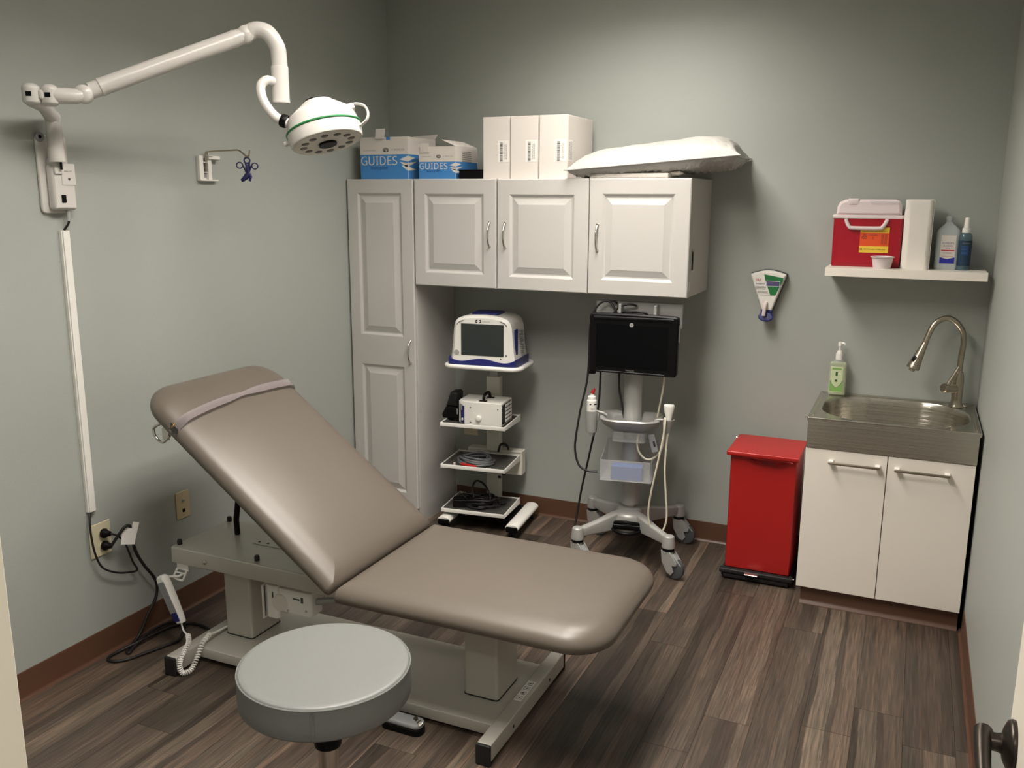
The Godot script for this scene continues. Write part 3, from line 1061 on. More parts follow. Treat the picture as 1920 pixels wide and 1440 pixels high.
# ---------------------------------------------------------------- examination table
func exam_table() -> void:
	var t := thing("exam_table", "padded taupe examination table with its backrest raised, on a beige metal base with two columns", "exam table", V(1.0, 0, 1.785))
	for k in 2:
		var xa: float = [0.313, 1.565][k]
		var b := part("foot_bar", MB.new().span(V(xa, 0.010, 1.478), V(xa + 0.048, 0.070, 2.096), 0.004), M.frame, t)
		for s in 2:
			var z: float = [1.471, 2.102][s]
			part("end_cap", MB.new().span(V(xa - 0.001, 0.0, z - 0.007), V(xa + 0.049, 0.069, z + 0.007), 0.004), M.rubber, b, "black rubber end cap")
		if k == 1:
			for z in [1.62, 1.93]:
				part("hole", MB.new().lathe([Vector2(0, 0), Vector2(0.006, 0), Vector2(0.006, 0.0008), Vector2(0, 0.0008)], 14, axis_y(V(xa + 0.048, 0.036, z), V(1, 0, 0))), M.rubber, b)
			var F := face(V(xa + 0.020, 0.0702, 1.775), V(0, 0, -1), V(-1, 0, 0))
			plate(F, 0.13, 0.028, M.white, b, "sticker", 0.0003, "white sticker with small warning symbols")
			var sy := MB.new()
			for q in 4:
				var cx := -0.046 + q * 0.031
				var Q := F.translated_local(V(cx, 0, 0.0006))
				sy.ring([Q * V(-0.009, -0.009, 0), Q * V(0.009, -0.009, 0), Q * V(0.009 - 0.009 * (q % 2), 0.009, 0), Q * V(-0.009, 0.009 - 0.006 * (q % 2), 0)], 0.0009, 4)
				sy.box(Q * V(0, -0.001, 0), V(0.006, 0.0006, 0.004), 0.0)
			part("symbols", sy, M.ink, b)
	part("base_plate", MB.new().span(V(0.361, 0.018, 1.572), V(1.565, 0.060, 1.985), 0.004), M.frame, t)
	for k in 2:
		var x0: float = [0.380, 1.398][k]
		var h: float = [0.345, 0.395][k]
		var c := part("column", MB.new().rounded(V(x0 + 0.063, 0.060 + (h - 0.06) * 0.5, 1.776), V(0.126, h - 0.06, 0.166), 0.012, 0.001), M.frame, t)
		part("gasket", MB.new().rounded(V(x0 + 0.063, 0.062, 1.776), V(0.130, 0.004, 0.170), 0.013, 0.001), M.rubber, c)
	var top := MB.new().span(V(0.206, 0.345, 1.602), V(1.06, 0.410, 1.937), 0.006)
	var fr := part("top_frame", top, M.frame, t)
	part("seat_frame", MB.new().span(V(1.06, 0.378, 1.63), V(1.80, 0.420, 1.94), 0.006), M.frame, t)
	for p in [V(0.224, 0.410, 1.905), V(0.588, 0.410, 1.905), V(0.224, 0.410, 1.635), V(0.588, 0.410, 1.635)]:
		part("bumper", MB.new().lathe([Vector2(0, 0), Vector2(0.0095, 0), Vector2(0.0095, 0.014), Vector2(0.0075, 0.019), Vector2(0, 0.019)], 14, at(p)), M.rubber, fr, "black rubber bumper")
	part("screw", MB.new().lathe([Vector2(0.0, 0.0), Vector2(0.010, 0.0), Vector2(0.009, 0.004), Vector2(0.005, 0.006), Vector2(0.0, 0.0065)], 16, axis_y(V(0.372, 0.376, 1.937), V(0, 0, 1))), M.chrome, fr)
	var hp := part("hinge_plate", MB.new().box(V(0.53, 0.4115, 1.77), V(0.13, 0.003, 0.03), 0.001), M.frame, fr)
	for x in [0.485, 0.525]:
		part("hole", MB.new().lathe([Vector2(0, 0), Vector2(0.0055, 0), Vector2(0.0055, 0.0008), Vector2(0, 0.0008)], 12, at(V(x, 0.413, 1.766))), M.rubber, hp)
	part("support_rod", MB.new().tube([V(0.352, 0.412, 1.735), V(0.350, 0.47, 1.735), V(0.425, 0.885, 1.735)], 0.011, 12), M.black, t, "black gas strut under the backrest")
	# actuator on the head column
	var ac := MB.new()
	ac.rounded(V(0.592, 0.224, 1.80), V(0.060, 0.130, 0.090), 0.016, 0.004)
	ac.box(V(0.560, 0.222, 1.81), V(0.008, 0.136, 0.094), 0.003)
	ac.rounded(V(0.690, 0.236, 1.80), V(0.150, 0.092, 0.074), 0.012, 0.004)
	var act := part("actuator", ac, M.white, t, "light grey electric actuator beside the head column")
	for q in [[V(0.566, 0.224, 1.848), V(0.0025, 0.120, 0.004)], [V(0.600, 0.252, 1.8455), V(0.006, 0.026, 0.002)], [V(0.700, 0.252, 1.8375), V(0.030, 0.005, 0.002)], [V(0.726, 0.252, 1.8375), V(0.010, 0.022, 0.002)]]:
		part("panel_gap", MB.new().box(q[0], q[1], 0.0), M.dark_grey, act)
	for q in [V(0.660, 0.200, 1.837), V(0.742, 0.212, 1.837)]:
		part("screw", MB.new().lathe([Vector2(0, 0), Vector2(0.005, 0), Vector2(0.004, 0.002), Vector2(0, 0.002)], 10, axis_y(q, V(0, 0, 1))), M.silver, act)
	part("motor_disc", MB.new().lathe([Vector2(0, 0), Vector2(0.034, 0), Vector2(0.032, 0.006), Vector2(0, 0.008)], 24, axis_y(V(0.628, 0.226, 1.838), V(0.2, 0, 1))), M.offwhite, act)
	part("actuator_rod", MB.new().tube([V(0.75, 0.236, 1.80), V(1.00, 0.30, 1.79)], 0.013, 12), M.silver, act)
	# bracket that the hand control hangs on
	var hk := MB.new()
	hk.box(V(0.250, 0.331, 1.925), V(0.056, 0.026, 0.003), 0.001, at(V(0, 0, 0)))
	hk.tube(curve([V(0.224, 0.322, 1.926), V(0.210, 0.292, 1.930), V(0.214, 0.283, 1.931), V(0.240, 0.279, 1.931), V(0.254, 0.284, 1.931), V(0.270, 0.322, 1.926)], 5), 0.0045, 8)
	hk.box(V(0.244, 0.306, 1.928), V(0.050, 0.006, 0.003), 0.001)
	part("control_hook", hk, M.white, fr)
	# cushions
	var prof := [Vector2(0.04, 0.0), Vector2(0.012, 0.003), Vector2(0.003, 0.010), Vector2(0.0, 0.022), Vector2(0.001, 0.032), Vector2(0.007, 0.044), Vector2(0.018, 0.055), Vector2(0.034, 0.064), Vector2(0.055, 0.0705)]
	var sp := part("seat_cushion", MB.new().pad(at(V(1.5085, 0.421, 1.785)), 0.452, 0.326, [0.13, 0.02, 0.02, 0.13], prof, 0.016, 10), M.vinyl, t, "taupe vinyl seat cushion", 70)
	sp.name = "seat_cushion"
	var d := V(-0.7986, 0.6018, 0)
	var n := V(0.6018, 0.7986, 0)
	var B0 := V(1.037, 0.436, 1.785)
	var tr := Transform3D(Basis(d, n, V(0, 0, -1)), B0 + d * 0.478)
	var bp := part("back_cushion", MB.new().pad(tr, 0.478, 0.326, [0.12, 0.02, 0.02, 0.12], prof, 0.016, 10), M.vinyl, t, "taupe vinyl backrest cushion", 70)
	part("back_board", MB.new().box(V(0, -0.010, 0), V(0.84, 0.019, 0.56), 0.002, tr), M.frame, bp)
	# strap across the backrest
	var rib := MB.new()
	var rows := []
	for i in 41:
		var w := -1.0 + i / 20.0
		var zz := w * 0.328
		var off := 0.0905 + 0.004 - 0.018 * pow(absf(w), 3.0) - 0.055 * pow(maxf(0.0, absf(w) - 0.86) / 0.14, 2.0)
		var tw := sin(clampf((w + 0.1) * 5.0, -1.57, 1.57)) * 0.5
		var hw := 0.0155 * (1.0 - 0.45 * exp(-pow((w - 0.0) * 6.0, 2.0)))
		var sway := 0.300 + 0.014 * (1.0 - w * w) + 0.010 * w
		var c := tr * V(sway, off + 0.0015, zz)
		var u := (d * cos(tw * 0.5) + n * sin(tw * 0.5) * 0.35).normalized()
		rows.append([c + u * hw, c - u * hw])
	for i in 40:
		var a: Array = rows[i]
		var b: Array = rows[i + 1]
		var e := n * 0.0004
		rib.quad(a[0] + e, b[0] + e, b[1] + e, a[1] + e)
		rib.quad(a[1] - e, b[1] - e, b[0] - e, a[0] - e)
	var st := part("strap", rib, M.strap, bp, "translucent strap holding the paper across the backrest", 60)
	var gp: Vector3 = tr * V(0.292, 0.052, -0.327)
	part("strap_end", MB.new().box(Vector3.ZERO, V(0.036, 0.003, 0.030), 0.001, face(gp + V(0, -0.004, 0.004), d, V(0, -0.5, 0.87))), M.dark_grey, st)
	part("grommet", MB.new().ring(_circle(face(gp + V(0.002, 0.006, 0.010), V(0.8, 0.2, 0.5), n), 0.0075, 16), 0.0028, 8), mat(rgb(196, 160, 96), 0.25, 1.0), st, "brass grommet")
	# bracket at the head end
	var bk := MB.new()
	var q0 := tr * V(0.345, -0.006, -0.300)
	bk.tube(curve([q0 + V(-0.01, 0.01, 0), q0 + V(-0.042, -0.010, 0.005), q0 + V(-0.034, -0.040, 0.006), q0 + V(-0.006, -0.056, 0.004), q0 + V(0.024, -0.030, 0.0)], 5), 0.005, 8)
	bk.box(q0 + V(0.006, -0.026, 0.0), V(0.030, 0.040, 0.005), 0.001, at(V(0, 0, 0)))
	part("bracket", bk, M.chrome, bp)
	hand_control()

static func _circle(f0: Transform3D, r: float, n: int) -> Array:
	var o := []
	var f := Transform3D(f0.basis.orthonormalized(), f0.origin)
	for i in n:
		var a := TAU * i / n
		o.append(f * Vector3(cos(a) * r, sin(a) * r, 0))
	return o

func hand_control() -> void:
	var t := thing("hand_control", "white hand control hanging from the exam table frame, with a coiled white cord", "hand control", V(0.22, 0.06, 1.955))
	var a := V(0.178, 0.300, 1.965)
	var b := V(0.253, 0.118, 1.955)
	var y := (a - b).normalized()
	var F := face((a + b) * 0.5, y.cross(V(0.10, -0.20, -0.97)), y)          # its keypad faces the doorway
	var poly := PackedVector2Array()
	for p in [[-0.014, -0.098], [0.014, -0.098], [0.020, -0.06], [0.024, 0.0], [0.025, 0.07], [0.021, 0.092], [0.010, 0.098], [-0.010, 0.098], [-0.021, 0.092], [-0.025, 0.07], [-0.024, 0.0], [-0.020, -0.06]]:
		poly.append(Vector2(p[0], p[1]))
	part("body", MB.new().extrude(poly, 0.032, 0.007, F.translated_local(V(0, 0, -0.014))), M.white, t)
	var k := MB.new()
	k.box(V(0, 0.01, 0), V(0.034, 0.13, 0.002), 0.0005, F.translated_local(V(0, 0, -0.0145)))
	var kp := part("keypad", k, M.grey_plastic, t, "grey keypad with a blue lower end")
	part("keypad_band", MB.new().box(V(0, -0.068, 0), V(0.030, 0.036, 0.0024), 0.0005, F.translated_local(V(0, 0, -0.0145))), M.navy, kp)
	part("hook", MB.new().tube([F * V(0.012, 0.074, 0.010), F * V(0.020, 0.082, 0.030), V(0.240, 0.296, 1.934), V(0.246, 0.303, 1.922)], 0.005, 8), M.white, t)
	# straight lead, then a coil that loops down in front of the bar and back over the base
	var lead := curve([F * V(0, -0.094, 0), V(0.262, 0.092, 1.957), V(0.280, 0.083, 1.962), V(0.300, 0.086, 1.973)], 6)
	part("lead", MB.new().tube(lead, 0.0034, 8), M.white, t)
	var path := curve([V(0.300, 0.086, 1.973), V(0.338, 0.084, 2.010), V(0.368, 0.076, 2.066), V(0.374, 0.050, 2.094), V(0.380, 0.0150, 2.093), V(0.393, 0.0125, 2.064), V(0.384, 0.036, 2.022), V(0.378, 0.074, 1.984), V(0.370, 0.088, 1.935)], 24)
	var hx := []
	var N := path.size()
	for i in N - 1:
		for q in 4:
			var f := q / 4.0
			var c: Vector3 = path[i].lerp(path[i + 1], f)
			var dd: Vector3 = (path[mini(i + 2, N - 1)] - path[maxi(i - 1, 0)]).normalized()
			var s := dd.cross(V(0.3, 0.2, 0.9)).normalized()
			var o := dd.cross(s)
			var an := (i + f) / (N - 1.0) * TAU * 42.0
			hx.append(c + s * cos(an) * 0.0075 + o * sin(an) * 0.0075)
	part("coiled_cord", MB.new().tube(hx, 0.0026, 5), M.white, t)
	part("tail", MB.new().tube(curve([V(0.370, 0.088, 1.935), V(0.368, 0.080, 1.90), V(0.366, 0.075, 1.85), V(0.366, 0.066, 1.76)], 6), 0.0045, 8), M.white, t)

func foot_switch() -> void:
	var p := V(1.270, 0, 2.040)
	var t := thing("foot_switch", "small grey foot switch on the floor between the stool and the table base", "foot switch", p)
	part("base", MB.new().rounded(p + V(0, 0.012, 0), V(0.150, 0.022, 0.056), 0.024, 0.003), M.black, t)
	part("treadle", MB.new().rounded(p + V(0, 0.032, 0), V(0.148, 0.018, 0.054), 0.024, 0.006), M.grey_plastic, t)
	var cr := MB.new()
	for k in 5:
		cr.box(Vector3.ZERO, V(0.012, 0.0012, 0.016), 0.0002, at(p + V(0.040 + 0.007 * k, 0.0422, -0.010 + 0.005 * k), V(12.0 - 9.0 * k, 40.0 * k, 8.0 * k - 14.0)))
	part("foil_sticker", cr, M.chrome, t)

# ---------------------------------------------------------------- stool
func stool() -> void:
	var c := V(1.400, 0, 2.614)
	var t := thing("stool", "round grey vinyl swivel stool on a chrome stem in front of the exam table", "stool", c)
	var r := 0.213
	var side := [Vector2(0.0, 0.468), Vector2(r - 0.020, 0.468), Vector2(r - 0.006, 0.471), Vector2(r, 0.478), Vector2(r + 0.001, 0.50), Vector2(r, 0.542), Vector2(r - 0.002, 0.5525)]
	var s := part("seat", MB.new().lathe(side, 64, at(c)), M.grey_vinyl, t, "", 60)
	var top := []
	top.append(Vector2(r - 0.002, 0.5525))
	for p in [[0.004, 0.5565], [0.008, 0.5585], [0.016, 0.5600], [0.05, 0.5615], [0.10, 0.5625], [0.15, 0.563], [0.2129, 0.5632]]:
		top.append(Vector2(r - p[0], p[1]))
	part("seat_top", MB.new().lathe(top, 64, at(c)), M.grey_vinyl, s, "", 60)
	part("piping", MB.new().ring(_circle(Transform3D(Basis(V(1, 0, 0), V(0, 0, 1), V(0, -1, 0)), c + V(0, 0.5528, 0)), r - 0.0005, 64), 0.0020, 6), M.seam, s)
	# upright seam with stitches on the side facing the doorway
	var sm := MB.new()
	var a := deg_to_rad(62.0)
	for k in 14:
		for w in [-1, 1]:
			var an: float = a + w * 0.022
			sm.box(c + V(cos(an) * (r + 0.0008), 0.476 + k * 0.0054, sin(an) * (r + 0.0008)), V(0.0016, 0.0028, 0.0016), 0.0003)
	sm.box(c + V(cos(a) * r, 0.513, sin(a) * r), V(0.002, 0.076, 0.002), 0.0005)
	part("stitching", sm, M.seam, s)
	part("seat_plate", MB.new().lathe([Vector2(0, 0.452), Vector2(0.09, 0.452), Vector2(0.095, 0.468), Vector2(0, 0.468)], 24, at(c)), M.black, t)
	part("stem", MB.new().lathe([Vector2(0, 0.10), Vector2(0.026, 0.10), Vector2(0.026, 0.36), Vector2(0.0165, 0.365), Vector2(0.0165, 0.42), Vector2(0.019, 0.422), Vector2(0.019, 0.452), Vector2(0, 0.452)], 24, at(c)), M.chrome, t)
	part("collar", MB.new().lathe([Vector2(0.0, 0.330), Vector2(0.034, 0.330), Vector2(0.036, 0.345), Vector2(0.034, 0.366), Vector2(0.026, 0.372), Vector2(0, 0.372)], 24, at(c)), M.black, t)
	for k in 5:
		var an := TAU * k / 5.0 + 0.3
		var dir := V(cos(an), 0, sin(an))
		var l := part("leg", MB.new().tube([c + V(0, 0.115, 0), c + dir * 0.12 + V(0, 0.105, 0), c + dir * 0.25 + V(0, 0.072, 0)], [0.026, 0.022, 0.016], 12), M.chrome, t)
		var w := c + dir * 0.25
		var cs := MB.new()
		cs.lathe([Vector2(0, 0.045), Vector2(0.010, 0.045), Vector2(0.010, 0.075), Vector2(0, 0.075)], 10, at(w))
		for s2 in [-1, 1]:
			cs.lathe([Vector2(0, -0.008), Vector2(0.024, -0.008), Vector2(0.025, 0), Vector2(0.024, 0.008), Vector2(0, 0.008)], 18, axis_y(w + V(0, 0.0252, 0) + V(-dir.z, 0, dir.x) * 0.012 * s2, V(-dir.z, 0, dir.x)))
		part("caster", cs, M.black, l)

# ---------------------------------------------------------------- examination lamp on the left wall
func exam_lamp() -> void:
	var t := thing("exam_lamp", "white wall-mounted examination lamp with a long jointed arm and a round multi-bulb head", "lamp", V(0, 1.617, 2.12))
	var yz := Transform3D(Basis(V(0, 0, -1), V(0, 1, 0), V(1, 0, 0)), V(0, 0, 0))     # outline x -> -z, thickness -> +x
	var rr := func(z0, z1, y0, y1, r):
		var o := PackedVector2Array()
		for q in 4:
			var cx: float = [-z0 - r, -z1 + r, -z1 + r, -z0 - r][q]
			var cy: float = [y1 - r, y1 - r, y0 + r, y0 + r][q]
			for i in 5:
				var a := PI * 0.5 * (q + i / 4.0)
				o.append(Vector2(cx + cos(a) * r, cy + sin(a) * r))
		return o
	var pl := part("wall_plate", MB.new().extrude(rr.call(2.062, 2.178, 1.634, 1.888, 0.016), 0.012, 0.003, yz), M.lamp, t)
	part("screw_cover", MB.new().lathe([Vector2(0, 0), Vector2(0.016, 0), Vector2(0.016, 0.003), Vector2(0.007, 0.004), Vector2(0.006, 0.002), Vector2(0, 0.002)], 20, axis_y(V(0.012, 1.880, 2.164), V(1, 0, 0))), M.grey_plastic, pl)
	part("screw", MB.new().lathe([Vector2(0, 0), Vector2(0.006, 0), Vector2(0.005, 0.003), Vector2(0, 0.003)], 12, axis_y(V(0.014, 1.880, 2.164), V(1, 0, 0))), M.black, pl)
	var bx := part("power_box", MB.new().extrude(rr.call(2.066, 2.155, 1.645, 1.796, 0.012), 0.034, 0.007, yz.translated(V(0.011, 0, 0))), M.lamp, t)
	var X := 0.0712
	part("cover", MB.new().extrude(rr.call(2.068, 2.122, 1.726, 1.796, 0.004), 0.003, 0.001, yz.translated(V(0.0445, 0, 0))), M.lamp, bx)
	part("button", MB.new().lathe([Vector2(0, 0), Vector2(0.0045, 0), Vector2(0.004, 0.002), Vector2(0, 0.002)], 12, axis_y(V(0.0475, 1.746, 2.094), V(1, 0, 0))), M.dark_grey, bx)
	write("MEDICAL LIGHT", face(V(0.0479, 1.772, 2.096), V(0, 0, -1), V(0, 1, 0)), 0.030, 0.004, M.ink, bx)
	part("rocker_switch", MB.new().box(V(0.046, 1.682, 2.120), V(0.006, 0.026, 0.017), 0.002), M.black, bx)
	var post := V(0.054, 0, 2.140)
	part("bracket_neck", MB.new().span(V(0.012, 1.76, 2.118), V(0.052, 1.815, 2.150), 0.004), M.lamp, t)
	part("cable_stub", MB.new().lathe([Vector2(0, 1.776), Vector2(0.004, 1.776), Vector2(0.004, 1.812), Vector2(0, 1.812)], 10, at(post + V(0.005, 0, -0.01))), M.black, t)
	part("post", MB.new().lathe([Vector2(0, 1.800), Vector2(0.0255, 1.800), Vector2(0.0262, 1.803), Vector2(0.0262, 1.846), Vector2(0.0245, 1.848), Vector2(0.0235, 1.92), Vector2(0.0235, 1.945), Vector2(0.018, 1.958), Vector2(0, 1.962)], 28, at(post)), M.lamp, t)
	var K := V(0.166, 1.992, 2.300)
	var link := MB.new().tube([post + V(0, 1.925, 0), post + V(0.006, 1.945, 0.01), post + V(0.055, 1.968, 0.075), K + V(-0.012, -0.018, -0.018), K + V(0.0, -0.016, 0.0)], [0.0235, 0.0235, 0.0205, 0.0205, 0.022], 18)
	part("lower_link", link, M.lamp, t)
	var kn := MB.new()
	var knp := [Vector2(0, -0.031), Vector2(0.016, -0.031), Vector2(0.024, -0.024), Vector2(0.0265, -0.02), Vector2(0.0265, 0.018), Vector2(0.024, 0.024), Vector2(0.014, 0.032), Vector2(0, 0.033)]
	kn.lathe(knp, 24, at(K))
	var K2 := V(0.200, 1.991, 2.262)
	kn.lathe(knp, 24, at(K2))
	kn.box((K + K2) * 0.5, V(0.040, 0.030, 0.034), 0.006, at(Vector3.ZERO))
	var knuckle := part("knuckle", kn, M.lamp, t)
	for q in [K, K2]:
		var dv := V(0.55, 0, 0.83)
		part("slot", MB.new().box(Vector3.ZERO, V(0.016, 0.014, 0.003), 0.0005, face(q + dv * 0.0258, V(0.83, 0, -0.55), V(0, 1, 0))), M.black, knuckle)
	var K3 := V(0.250, 1.992, 2.212)
	var A := V(0.262, 2.012, 2.168)
	var Bq := V(0.560, 2.209, 1.806)
	part("second_link", MB.new().tube([K2, K2.lerp(K3, 0.4), K3, K3 + V(0.012, 0.004, -0.016)], [0.024, 0.025, 0.024, 0.020], 18), M.lamp, t)
	var hinge_axis := V(0.60, 0.0, 0.76)
	var jd := [Vector2(0, -0.027), Vector2(0.014, -0.027), Vector2(0.026, -0.021), Vector2(0.028, -0.015), Vector2(0.028, 0.015), Vector2(0.026, 0.021), Vector2(0.014, 0.027), Vector2(0, 0.027)]
	part("joint", MB.new().lathe(jd, 24, axis_y(K3 + V(0.008, 0.008, -0.024), hinge_axis)), M.lamp, t)
	var ad := (Bq - A).normalized()
	var arm := MB.new().tube([A, A + ad * 0.03, A + ad * 0.032, A + ad * 0.04, A + ad * 0.042, Bq - ad * 0.03, Bq - ad * 0.028, Bq - ad * 0.02, Bq - ad * 0.018, Bq + ad * 0.012], [0.026, 0.026, 0.0285, 0.0285, 0.0272, 0.0272, 0.0285, 0.0285, 0.0265, 0.0255], 28)
	part("arm", arm, M.lamp, t, "long white arm tube")
	var E := Bq + ad * 0.018
	part("joint", MB.new().lathe(jd, 24, axis_y(E, hinge_axis)), M.lamp, t)
	var ex := V(0.655, 0, 1.735)
	var elbow := curve([E, E + V(0.026, 0.016, -0.018), E + V(0.058, 0.008, -0.038), ex + V(-0.004, 2.182, 0.003), ex + V(0, 2.140, 0), ex + V(0, 2.112, 0)], 6)
	part("elbow", MB.new().tube(elbow, 0.0265, 24), M.lamp, t)
	part("swivel_sleeve", MB.new().lathe([Vector2(0, 2.000), Vector2(0.0285, 2.000), Vector2(0.0305, 2.002), Vector2(0.0305, 2.010), Vector2(0.0292, 2.012), Vector2(0.0292, 2.117), Vector2(0.028, 2.119), Vector2(0, 2.119)], 28, at(ex)), M.lamp, t)
	# lamp head
	var ax := V(-0.31, 0.94, -0.08).normalized()
	var C := V(0.838, 1.868, 1.735)
	var H := axis_y(C, ax)
	var bow := curve([ex + V(-0.006, 2.066, 0.016), ex + V(-0.016, 2.070, 0.050), ex + V(-0.024, 2.046, 0.072), ex + V(-0.010, 1.998, 0.075), ex + V(0.030, 1.948, 0.064), ex + V(0.086, 1.924, 0.046)], 6)
	part("bow", MB.new().tube(bow, 0.0155, 18), M.lamp, t)
	part("collar", MB.new().lathe([Vector2(0, 0), Vector2(0.021, 0), Vector2(0.0225, 0.004), Vector2(0.0225, 0.016), Vector2(0.020, 0.020), Vector2(0, 0.02)], 20, axis_y(ex + V(0.046, 1.941, 0.060), V(0.90, -0.38, -0.28))), M.black, t)
	var hd := part("lamp_head", MB.new().lathe([Vector2(0.0, 0.0), Vector2(0.110, 0.0), Vector2(0.117, 0.001), Vector2(0.120, 0.005), Vector2(0.124, 0.040), Vector2(0.1235, 0.046), Vector2(0.120, 0.055), Vector2(0.112, 0.088), Vector2(0.108, 0.094), Vector2(0.058, 0.131), Vector2(0.052, 0.134), Vector2(0.050, 0.138), Vector2(0.0, 0.139)], 56, H), M.lamp, t, "", 40)
	part("green_ring", MB.new().ring(_circle(H * Transform3D(Basis(V(1, 0, 0), V(0, 0, 1), V(0, -1, 0)), V(0, 0.0445, 0)), 0.1235, 56), 0.0042, 8), M.green, hd, "green trim ring")
	part("top_cap", MB.new().lathe([Vector2(0, 0), Vector2(0.046, 0), Vector2(0.046, 0.005), Vector2(0, 0.006)], 28, H.translated_local(V(0, 0.1385, 0))), M.black, hd)
	part("lens_ring", MB.new().lathe([Vector2(0.020, 0.0), Vector2(0.030, 0.0), Vector2(0.031, 0.006), Vector2(0.029, 0.010), Vector2(0.020, 0.008)], 32, H.translated_local(V(0, -0.009, 0))), M.black, hd)
	part("lens", MB.new().lathe([Vector2(0, 0), Vector2(0.022, 0.0), Vector2(0.022, 0.004), Vector2(0, 0.004)], 24, H.translated_local(V(0, -0.004, 0))), M.black_screen, hd)
	part("face_plate", MB.new().lathe([Vector2(0, 0), Vector2(0.108, 0.0), Vector2(0.109, 0.002), Vector2(0, 0.002)], 48, H.translated_local(V(0, -0.0015, 0))), M.offwhite, hd)
	for k in 12:
		var an := TAU * k / 12.0
		var Q := H.translated_local(V(cos(an) * 0.080, -0.0035, sin(an) * 0.080))
		part("bulb", MB.new().lathe([Vector2(0, 0), Vector2(0.011, 0.0), Vector2(0.013, 0.002), Vector2(0.013, 0.0035), Vector2(0, 0.0035)], 16, Q), M.dark_steel, hd)
	# loop handle on the right and a small clip on the left
	var right := V(0.913, 0, -0.409)
	var rl := (right - ax * right.dot(ax)).normalized()
	var hp := []
	for p in [[0.100, 0.098], [0.125, 0.100], [0.150, 0.088], [0.158, 0.064], [0.148, 0.040], [0.124, 0.026]]:
		hp.append(C + rl * p[0] + ax * p[1] + V(0.409, 0, 0.913) * 0.02)
	part("loop_handle", MB.new().tube(curve(hp, 5), 0.0042, 12, 2.6, ax.cross(rl)), M.lamp, hd)
	part("handle_mount", MB.new().box(Vector3.ZERO, V(0.024, 0.020, 0.026), 0.004, face(C + rl * 0.108 + ax * 0.094 + V(0.409, 0, 0.913) * 0.02, rl, ax)), M.lamp, hd)
	part("clip", MB.new().box(Vector3.ZERO, V(0.022, 0.014, 0.020), 0.003, face(C - rl * 0.130 + ax * 0.030, rl, ax)), M.lamp, hd)

